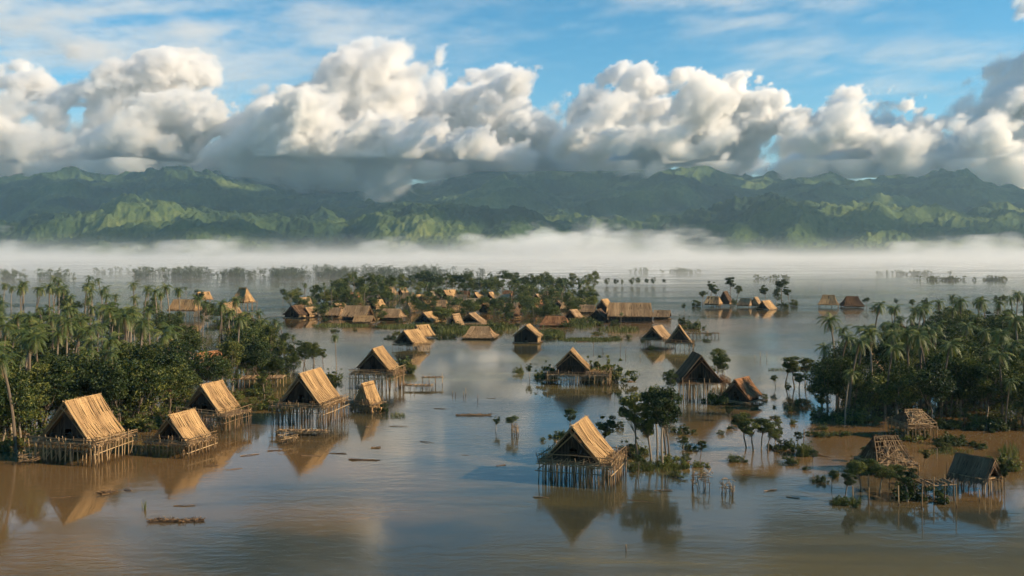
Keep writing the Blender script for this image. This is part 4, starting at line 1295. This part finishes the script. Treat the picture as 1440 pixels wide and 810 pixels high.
for x, y, h in [(60, 606, 14), (84, 602, 15), (112, 601, 14.5), (140, 600, 14), (168, 601, 13.5), (192, 598, 13), (214, 594, 13), (236, 586, 12.5), (30, 618, 13), (2, 628, 14), (-28, 634, 14), (258, 576, 12), (282, 568, 11.5), (312, 562, 11)]:
    BROAD.place(P(x, y), h, 'dark leafy tree standing close behind the huts of the left shore', 'leafy trees close behind the left shore huts', wide=U(.9, 1.15))
PALM.place(P(22, 633), 15.5, 'leaning tall palm with pale trunk at the front of the left grove', v=2)
PALM.place(P(158, 600), 14.0, 'palm with hanging pale fronds right behind the largest hut', v=3)
PALM.place(P(80, 560), 15.0, 'high palm standing clear of the grove behind the largest hut', v=1)
# group right of the left grove
for i, (x, y, h, lab) in enumerate([(384, 503, 11.5, 'palm with yellow heart at the right tip of the left grove'), (400, 497, 9.5, 'feathery palm in the small stand right of the left grove'), (378, 512, 10.0, 'bent palm behind the feathery palm in the small stand'), (415, 510, 8.0, 'short palm in the middle of the small stand')]):
    PALM.place(P(x, y), h, lab)
for i, (x, y, h) in enumerate([(395, 520, 7.5), (428, 512, 7.0), (442, 512, 6.4), (410, 524, 6.6), (455, 516, 5.4), (368, 530, 8.0), (388, 542, 7.2), (372, 556, 6.5)]):
    SLIM.place(P(x, y), h, 'thin leafy tree in the flooded stand behind the tall steep roofed hut', 'thin trees behind the tall steep roofed hut', wide=1.25)
for x, y, h in [(352, 512, 11), (366, 500, 10.5), (380, 520, 10), (398, 508, 9.5), (412, 516, 8.5), (426, 520, 8.0), (440, 516, 7.5), (356, 528, 11), (374, 540, 9.5), (344, 540, 10), (392, 532, 8), (408, 530, 7), (360, 486, 10), (384, 488, 9)]:
    BROAD.place(P(x, y), h, 'leafy tree filling the flooded stand between the left grove and the tall steep roofed hut', 'leafy trees of the stand beside the left grove', wide=U(.85, 1.1))
for x, y, h in [(350, 498, 13), (368, 492, 12.5), (372, 508, 12)]:
    PALM.place(P(x, y), h, 'palm above the leafy stand between the left grove and the steep roofed hut', 'palms of the stand beside the left grove')
PALM.place(P(473, 521), 9.6, 'solitary slender palm in the water left of the open sided stilt hut', v=1)
SHRUB.place(P(468, 536), 3.2, 'round bush between the tall steep roofed hut and the open sided hut', wide=1.1)
SHRUB.place(P(540, 580), 2.4, 'reedy bush right of the heap shaped hut', v=2)
for x, y, h, lab in [(577, 525, 3.4, 'bush standing behind the low bamboo jetty'), (556, 522, 4.4, 'bush behind the right end of the open sided hut')]:
    SHRUB.place(P(x, y), h, lab)

RG = [(1140, 584), (1152, 560), (1178, 545), (1185, 515), (1205, 492), (1245, 488), (1300, 478), (1340, 470), (1560, 464), (1560, 604), (1440, 602), (1330, 599), (1250, 597), (1170, 588)]
for x, y in sorted(scatter(RG, 185, 17), key=lambda p: p[1]):
    if not clear(x, y):
        continue
    far = y < 505
    if x < 1240 and y < 520 and random.random() < .5:
        continue
    if random.random() < (.55 if far else .29):
        PALM.place(P(x, y), U(12, 17), 'palm in the hazier back part of the right grove' if far else 'palm among the dark leafy trees of the right grove',
                   'palms at the back of the right grove' if far else 'palms inside the right grove')
    else:
        BROAD.place(P(x, y), U(9.5, 13.0) * (1.18 if x > 1330 else 1), 'leafy tree in the hazier back part of the right grove' if far else 'dark leafy tree packed into the right grove',
                    'leafy trees at the back of the right grove' if far else 'leafy trees of the right grove', wide=U(.95, 1.25))
for x, y in [(1150, 586), (1172, 590), (1196, 592), (1330, 600), (1352, 602), (1376, 600), (1402, 603), (1424, 602), (1450, 606), (1232, 596), (1490, 606), (1390, 604)]:
    SHRUB.place(P(x, y), U(1.8, 3.2), 'leafy shrub at the waterline of the right grove', 'shrubs along the right grove', wide=1.2)
for x, y, h, lab in [(1256, 482, 12.5, 'tall palm breaking the skyline at the left of the right grove'), (1282, 478, 11.5, 'palm with two dark tufts behind the hut with orange side wall'), (1222, 505, 9.5, 'thin palm at the left rim of the right grove'), (1211, 498, 8.5, 'short palm left of the thin rim palm'), (1322, 474, 13.5, 'leaning palm over the dark tree mass of the right grove')]:
    PALM.place(P(x, y), h, lab)
PALM.place(P(1414, 606), 9.5, 'palm with pale bent trunk at the front of the right grove', v=2)
PALM.place(P(1188, 596), 10.0, 'dark trunked palm at the front left of the right grove', v=0)
# small stand left of the right grove
for x, y, h in [(1100, 540), (1116, 544), (1130, 540), (1122, 552)] and [(1104, 541, 7.6), (1118, 545, 8.0), (1132, 541, 7.2), (1124, 553, 6.6)]:
    SLIM.place(P(x, y), h, 'tree on bare trunks in the small stand left of the right grove', 'small stand left of the right grove', wide=1.35)
BROAD.place(P(1156, 578), 6.4, 'rounded tree overhanging the water at the left corner of the right grove', wide=1.2)

# the group beside the foreground hut
for x, y, h, v, w, lab in [(899, 650, 11.4, 0, 1.0, 'leftmost of the slender trees, round crowned, beside the foreground hut'), (916, 652, 10.4, 1, 1.15, 'thin trunked tree second from the left in the slender group'),
                           (932, 658, 13.2, 2, 1.05, 'tallest slender tree with doubled trunk right of the foreground hut'), (941, 648, 10.6, 0, 1.0, 'inclined tree at the back right of the slender group'), (924, 640, 12.0, 2, .9, 'tree hidden behind the tallest slender tree')]:
    SLIM.place(P(x, y), h, lab, v=v, wide=w)
PALM.place(P(937, 654), 10.0, 'young palm with light drooping leaves inside the slender tree group', v=5)
for x, y, h, lab in [(892, 662, 1.6, 'low weed bush at the foot of the leftmost slender tree'), (912, 660, 1.4, 'low weed bush between the slender trunks'), (948, 655, 2.2, 'pale weed bush at the right of the slender trunks'), (965, 648, 1.6, 'thin weed bush trailing right of the slender tree group'), (888, 640, 2.8, 'upright reedy bush right of the foreground hut')]:
    SHRUB.place(P(x, y), h, lab)
SLIM.place(P(848, 640), 7.4, 'lone dark crowned tree behind the foreground hut', v=1, wide=1.25)
SLIM.place(P(801, 612), 5.2, 'stunted tree on dead stems behind the foreground hut', v=2)
SHRUB.place(P(808, 616), 2.6, 'yellowish bush under the stunted tree')
SHRUB.place(P(785, 615), 1.4, 'tiny sprig left of the stunted tree')
SLIM.place(P(745, 533), 4.6, 'bushy sapling left of the bush carrying deck', v=1, wide=1.2)
SHRUB.place(P(730, 525), 2.4, 'dark little bush at the far left of the bushy sapling')
SHRUB.place(P(760, 531), 2.4, 'pale sprig between the bushy sapling and the deck')
for x, y, h, lab in [(848, 532, 6.0, 'light green bush in the middle of the bush carrying deck'), (866, 538, 5.6, 'round yellow green bush at the right end of the bush carrying deck'), (836, 531, 5.4, 'small bush behind the deck railing'), (771, 537, 5.0, 'dark bush at the left end of the bush carrying deck')]:
    SHRUB.place(P(x, y), h, lab)
# beside the dark hut
BROAD.place(P(1010, 535), 9.0, 'bushy bright tree behind the right shoulder of the tall dark hut', wide=1.1)
SLIM.place(P(1018, 545), 8.6, 'second bright tree leaning right of the tall dark hut', wide=1.2)
SLIM.place(P(945, 570), 8.2, 'ragged tree at the left side of the tall dark hut', v=2)
SHRUB.place(P(1010, 566), 3.0, 'bush under the right deck of the tall dark hut')
# flooded stand below the rust hut
for x, y, h, v, lab in [(1050, 630, 6.2, 0, 'tree on a bare stem, leftmost in the stand below the rust brown hut'), (1060, 634, 6.8, 1, 'second bare stemmed tree below the rust brown hut'), (1071, 632, 5.6, 2, 'third bare stemmed tree, in the middle of the stand'), (1080, 636, 5.0, 0, 'fourth bare stemmed tree, thicker leaved'), (1089, 633, 4.4, 1, 'shortest bare stemmed tree at the right of the stand')]:
    SLIM.place(P(x, y), h, lab, v=v, wide=1.45)
SHRUB.place(P(1100, 632), 2.0, 'yellow brushy bush right of the bare stemmed stand')
for x, y, h in [(1128, 640, 2.4), (1134, 640, 1.8), (1158, 604, 1.4), (1115, 596, 1.2)]:
    SHRUB.place(P(x, y), h, 'half drowned weed tuft in the water between the slender trees and the right grove', 'drowned weed tufts right of centre')
# flooded bushes at the lower right
for x, y, h, v, w, lab in [(1188, 702, 5.0, 1, 1.2, 'thin tree with dark tuft, leftmost of the lower right bushes'), (1210, 690, 4.4, 0, 1.7, 'dark leafy tree below the left of the ruined lattice hut'), (1238, 694, 4.2, 2, 1.8, 'wide leafy tree with pale stem in front of the ruined lattice hut'),
                           (1276, 706, 4.9, 1, 1.8, 'dense green tree on a thick post right of the ruined lattice hut'), (1258, 690, 4.0, 0, 1.6, 'low spreading tree between the posts before the lattice hut'), (1222, 688, 4.6, 2, 1.3, 'leafy tree touching the lattice hut roof')]:
    SLIM.place(P(x, y), h, lab, v=v, wide=w)
for x, y, h, w, lab in [(1296, 700, 2.6, 1.2, 'dark drooping bush right of the dense green tree'), (1206, 660, 2.0, 1.4, 'grey green bush left of the ruined lattice hut'), (1330, 632, 1.5, 1.5, 'low water bush left of the flood clearing'), (1345, 625, 2.4, 1.0, 'dark waterside bush in the clearing before the right grove'), (1380, 630, 1.2, 1.6, 'pale green weed bank in the clearing'),
                        (1275, 617, 2.0, 1.4, 'leafy bush under the skeletal hut frame'), (1300, 615, 1.6, 1.2, 'light bush right under the skeletal hut frame'), (1415, 660, 3.0, 1.0, 'scrub right of the collapsing hut'), (1150, 612, 1.0, 2.0, 'floating weed patch at the left end of the brown shallows'), (1182, 612, 1.0, 1.4, 'second floating weed patch in the brown shallows'), (1192, 709, 1.0, 1.6, 'weed tuft around the leftmost thin tree')]:
    SHRUB.place(P(x, y), h, lab, wide=w)
SLIM.place(P(1413, 692), 5.4, 'bent bare tree curving over beside the collapsing hut', v=1, wide=.7)
SLIM.place(P(1356, 600), 5.0, 'thin post like tree before the right grove', v=1, wide=.6)

# village trees
VG = [(400, 440), (420, 420), (480, 408), (560, 404), (680, 404), (800, 410), (832, 420), (850, 436), (790, 436), (700, 418), (640, 416), (560, 430), (470, 434)]
for x, y in sorted(scatter(VG, 120, 24), key=lambda p: p[1]):
    if random.random() < .3:
        PALM.place(P(x, y), U(9, 12.5), 'palm standing among the village trees', 'palms of the village')
    else:
        GARDEN.place(P(x, y), U(8, 12), 'leafy tree in the belt behind the village huts', 'leafy trees behind the village', wide=U(.9, 1.2))
for x, y in [(x, 409 + 3 * math.sin(x * .05) + U(-1.5, 1.5)) for x in np.linspace(488, 835, 36)]:
    GARDEN.place(P(x, y), U(11.5, 17.5), 'tall leafy tree of the row closing the village at the back', 'back row of village trees', wide=U(.85, 1.15))
for x, y in [(445, 448), (452, 449), (537, 451), (570, 448), (622, 456), (630, 455), (655, 436), (612, 432), (640, 432), (690, 446), (735, 448), (752, 452), (765, 452), (715, 455), (800, 446), (812, 440), (830, 436), (740, 440), (585, 440), (575, 433), (480, 440), (440, 430), (700, 440), (645, 425), (620, 420)]:
    GARDEN.place(P(x, y), U(5, 8.5), 'small garden tree between the village huts', 'garden trees between the village huts', wide=1.2)
for x, y in scatter([(405, 446), (440, 428), (500, 414), (600, 416), (700, 424), (800, 428), (835, 446), (790, 456), (735, 458), (700, 452), (640, 452), (610, 446), (570, 446), (530, 440), (480, 442)], 95, 15):
    if random.random() < .18:
        PALM.place(P(x, y), U(6, 10), 'palm standing among the village trees', 'palms of the village')
    else:
        GARDEN.place(P(x, y), U(5, 9.5), 'small garden tree between the village huts', 'garden trees between the village huts', wide=1.15)
for x, y in [(458, 452), (540, 456), (562, 454), (624, 462), (634, 464), (648, 466), (612, 466), (640, 462), (700, 462), (712, 460), (770, 470), (776, 476), (764, 475), (782, 469), (800, 460), (815, 458), (830, 457), (620, 458), (865, 458), (690, 457), (728, 458), (845, 459), (757, 470)]:
    SHRUB.place(P(x, y), U(1.8, 3.8), 'waterside bush along the village front', 'bushes along the village front', wide=1.3)
for x, y, h, lab in [(449, 456, 8.5, 'short palm standing in the water before the dark gabled village hut'), (467, 453, 7.5, 'leafless topped palm right of the short palm at the village front'), (873, 462, 6.5, 'bright young palm in front of the longhouse'), (765, 474, 4.5, 'broad leafed young palm right of the black walled hut')]:
    PALM.place(P(x, y), h, lab)
# left middle trees
for x, y, h, k, lab in [(250, 428, 9, PALM, 'palm behind the left end of the long straw roofed house'), (262, 424, 9, PALM, 'second palm behind the long straw roofed house'), (281, 428, 10, BROAD, 'dark tree between the long straw roofed house and the yellow roof'), (292, 462, 13, BROAD, 'tall round tree right of the long straw roofed house'), (296, 450, 9, BROAD, 'smaller tree behind the tall round tree'),
                        (312, 470, 10, BROAD, 'tree below the dark gabled hut at the lookout'), (328, 478, 11, PALM, 'palm in front of the overgrown dark hut'), (336, 424, 9, PALM, 'palm behind the pyramid roofed lookout hut'), (398, 425, 9, SLIM, 'lone pair crowned tree left of the village'), (345, 470, 8, BROAD, 'tree at the right foot of the overgrown dark hut'), (225, 440, 10, PALM, 'palm left of the long straw roofed house'), (228, 425, 6, BROAD, 'low bush tree on the waterline left of the long straw roofed house'), (215, 428, 6, BROAD, 'wide low tree far left of the long straw roofed house'), (345, 487, 9, BROAD, 'tree at the inner right corner of the left grove')]:
    k.place(P(x, y), h, lab)
# islet and outlying trees on the right
for x, y, h, k, lab in [(1000, 420, 14, SLIM, 'tall thin tree at the left of the islet'), (1008, 424, 12, SLIM, 'thin tree next to the tallest at the left of the islet'), (1028, 418, 15, SLIM, 'highest tree of the islet behind the dark peaked hut'), (1036, 424, 11, SLIM, 'leaning tree right behind the dark peaked hut'), (988, 428, 9, SLIM, 'outer left tree of the islet'), (978, 431, 5, SHRUB, 'bush at the far left of the islet'), (1034, 433, 6, BROAD, 'round tree in the middle of the islet'),
                        (1078, 426, 13, SLIM, 'thin crowned tree behind the right of the islet'), (1092, 428, 11, BROAD, 'dense tree right of the orange sliding hut'), (1099, 422, 15, SLIM, 'tall flat crowned tree at the right of the islet'), (1110, 426, 12, SLIM, 'spreading tree at the right tip of the islet'), (1116, 430, 5, SHRUB, 'low bush at the right tip of the islet'), (1102, 432, 4, SHRUB, 'grey brush at the islet waterline'),
                        (963, 440, 6, SLIM, 'small tree alone left of the islet'), (960, 456, 4, SHRUB, 'bush right of the ragged shed by the longhouse'), (975, 462, 4, SHRUB, 'bush behind the plank walkway'), (1219, 434, 7, SLIM, 'sapling right of the dark hip roofed hut'), (1230, 436, 3, SHRUB, 'weed patch right of the sapling by the dark hip roofed hut'), (1262, 432, 6, SLIM, 'thin far tree above the right grove'), (1285, 438, 7, SLIM, 'second thin far tree above the right grove'), (1298, 436, 8, SLIM, 'third and tallest thin far tree above the right grove'),
                        (1404, 430, 7, BROAD, 'flat bush tree far out on the right, the left of a pair'), (1414, 430, 7, BROAD, 'flat bush tree far out on the right, the right of a pair')]:
    k.place(P(x, y), h, lab, wide=1.2 if k is SLIM else 1.0)
for i, (x, y, h) in enumerate([(853, 402, 9), (866, 402, 8), (875, 402, 7), (888, 402, 9.5), (896, 402, 10), (910, 402, 8), (918, 401, 9), (935, 401, 7)]):
    BROAD.place(P(x, y), h * .9, 'small misty tree in the sparse row beyond the longhouse', 'sparse misty row beyond the longhouse', wide=1.0)
for x in (187, 196, 204, 231, 230, 208):
    PALM.place(P(x + U(-2, 2), 392 + U(-1, 1)), U(9, 12), 'misty palm in the loose far row above the left grove', 'loose far palms above the left grove')
for x in (1085, 1125, 1290, 1350):
    pass

# drowned saplings, weeds and flotsam in the open water
for x, y in [(1092, 575), (1106, 582), (1122, 570), (1075, 560), (1086, 590), (905, 612), (962, 610), (975, 635), (952, 672), (990, 655), (1108, 650), (1136, 660), (1150, 676), (1172, 668), (1010, 610), (870, 600), (1030, 600), (1040, 648), (765, 618), (900, 640)]:
    SHRUB.place(P(x + U(-4, 4), y + U(-3, 3)), U(.7, 1.8), 'half drowned weed tuft in the water between the slender trees and the right grove', 'drowned weed tufts right of centre', wide=U(.8, 1.5))
for x, y in [(1094, 548), (1110, 560), (1030, 590), (960, 640), (982, 645), (1100, 612), (1145, 655), (1168, 690), (1300, 655), (1322, 648), (1210, 650), (900, 668), (1118, 628)]:
    SLIM.place(P(x + U(-4, 4), y + U(-3, 3)), U(2.2, 4.2), 'spindly drowned sapling in the water around the right grove', 'drowned saplings around the right grove', wide=U(.9, 1.4))
for x, y in [(880, 476), (902, 480), (916, 492), (976, 484), (992, 480), (1000, 470), (845, 470), (700, 470), (560, 470), (548, 476), (620, 476), (634, 474), (530, 462), (470, 466), (500, 464), (860, 476)]:
    SHRUB.place(P(x + U(-4, 4), y + U(-1, 1)), U(.8, 2.2), 'drowned weed clump in the shallows before the village', 'drowned weeds before the village', wide=U(1, 1.8))
for k, (x, y) in enumerate([(560, 600), (600, 622), (352, 640), (330, 660), (300, 655), (388, 634), (655, 640), (705, 655), (760, 700), (900, 705), (935, 690), (1060, 670), (1085, 690), (1115, 700), (1140, 720), (620, 575), (690, 560), (520, 600), (180, 690), (90, 700)]):
    log_raft(x, y, U(1.6, 3.4), U(.15, .4), random.choice((1, 2, 2, 3)), U(-35, 35), 'small scrap of driftwood floating on the open flood water', 'driftwood', 'driftwood', U(.045, .075))
for o in COL.objects:
    if o.get('label') == 'small scrap of driftwood floating on the open flood water':
        o['group'] = 'small driftwood scraps on the open water'

# ---- stuff: undergrowth, far tree belts, weeds
def leaf_stuff(name, spots, label, mat, n, leaf, wide):
    mb = MB()
    for (x, y, r, z) in spots:
        p = P(x, y)
        leaf_clump(mb, (p.x, p.y, z), r, n, leaf, .7, .1, .9)
    o = mb.build(name, mat)
    props(o, label=label, kind='stuff')
leaf_stuff('undergrowth', [(x, y, U(1.6, 2.6), U(.8, 3.0)) for x, y in scatter(LG, 230, 14) if clear(x, y)], 'tangled undergrowth between the trunks of the left grove', LEAF, 70, .55, 1)
leaf_stuff('undergrowth', [(x, y, U(1.6, 2.6), U(.8, 3.0)) for x, y in scatter(RG, 170, 14) if clear(x, y) and x > 1165], 'tangled undergrowth between the trunks of the right grove', LEAF, 70, .55, 1)
leaf_stuff('undergrowth', [(x, y, U(1.8, 3.2), U(.6, 3.5)) for x, y in scatter([(430, 444), (470, 412), (560, 406), (800, 408), (840, 430), (800, 447), (640, 446), (540, 446)], 170, 12)], 'low greenery growing between the village huts', LEAF, 60, .7, 1)

def tree_belt(name, pts, label):
    """a far wood that reads as one mass: many small crowns and trunks in one object"""
    mb = MB()
    for x, y, h in pts:
        p = P(x, y)
        h *= U(.5, 1.3)
        mb.tube([(p.x, p.y, -1), (p.x + U(-.5, .5), p.y, h * .7)], [.3, .2], 4, t=.3)
        for _ in range(5):
            leaf_clump(mb, (p.x + U(-2.6, 2.6), p.y + U(-2, 2), h * U(.02, .95)), h * U(.12, .24), 20, 1.3, .85, .2, .9)
    props(mb.build(name, LEAF_PALE), label=label, kind='stuff')
def band(x0, x1, y, dy, n, h):
    out = []
    while len(out) < n:
        u = random.random()
        if random.random() < min(1, 5 * u + .1, 5 * (1 - u) + .1) * (.55 + .45 * math.sin(u * (x1 - x0) * .09 + y)):
            out.append((x0 + (x1 - x0) * u, y + random.gauss(0, dy * .6), h))
    return out
tree_belt('far_treeline', band(180, 690, 390, 2.6, 560, 10), 'long hazy belt of palms across the water behind the village')
tree_belt('far_treeline', band(-60, 130, 391, 1.6, 70, 9) + band(130, 330, 384, 1.5, 90, 8), 'faint broken belt of trees dissolving in mist at the far left')
tree_belt('far_treeline', band(420, 640, 382, 1.2, 170, 9), 'faint second tree belt behind the long hazy belt')
tree_belt('far_treeline', band(1290, 1420, 394, .7, 60, 4) + band(1230, 1340, 386, .7, 40, 5) + band(870, 1000, 383, .8, 40, 6) + band(1060, 1110, 392, .6, 16, 4), 'thin low strips of drowned scrub far out on the right')

def reeds(name, spots, label):
    mb = MB()
    for (x, y, rx, ry, n, h) in spots:
        for _ in range(n):
            a, q = U(0, 6.28), math.sqrt(U(0, 1))
            p = P(x + math.cos(a) * q * rx, y + math.sin(a) * q * ry)
            hh = h * U(.4, 1.2); az = U(0, 6.28)
            w = Vector((math.cos(az), math.sin(az), 0)) * U(.03, .07) * (1 + (480 > y) * 1.5)
            tip = p + Vector((U(-.3, .3), U(-.3, .3), hh))
            mb.quad(p - w - Vector((0, 0, .2)), p + w - Vector((0, 0, .2)), tip + w * .3, tip - w * .3, U(0, 1))
    props(mb.build(name, REED), label=label, kind='stuff')
reeds('marsh_grass', [(830, 478, 45, 2.5, 1500, .7), (640, 466, 30, 5, 1800, 1.6), (600, 460, 30, 3, 700, 1.2), (770, 472, 25, 5, 1400, 1.6), (480, 458, 40, 2.5, 900, .8), (690, 462, 40, 4, 900, 1.4), (560, 460, 30, 3, 800, 1.0), (820, 455, 20, 8, 900, 1.5), (870, 464, 30, 4, 500, 1.2)],
      'low marsh grass standing in the shallows along the village')
reeds('marsh_grass', [(925, 658, 44, 6, 900, .8), (1170, 610, 34, 2, 300, .4), (1120, 520, 40, 2, 600, .5), (1330, 636, 40, 4, 400, .5), (1192, 708, 20, 3, 200, .8), (1420, 640, 14, 10, 200, 1.4), (203, 716, 2, 2, 14, 1.3), (1130, 640, 10, 3, 200, 1.8), (800, 614, 22, 2, 200, .6), (560, 585, 12, 3, 120, .8)],
      'thin grass and weeds pricking through the flood water')
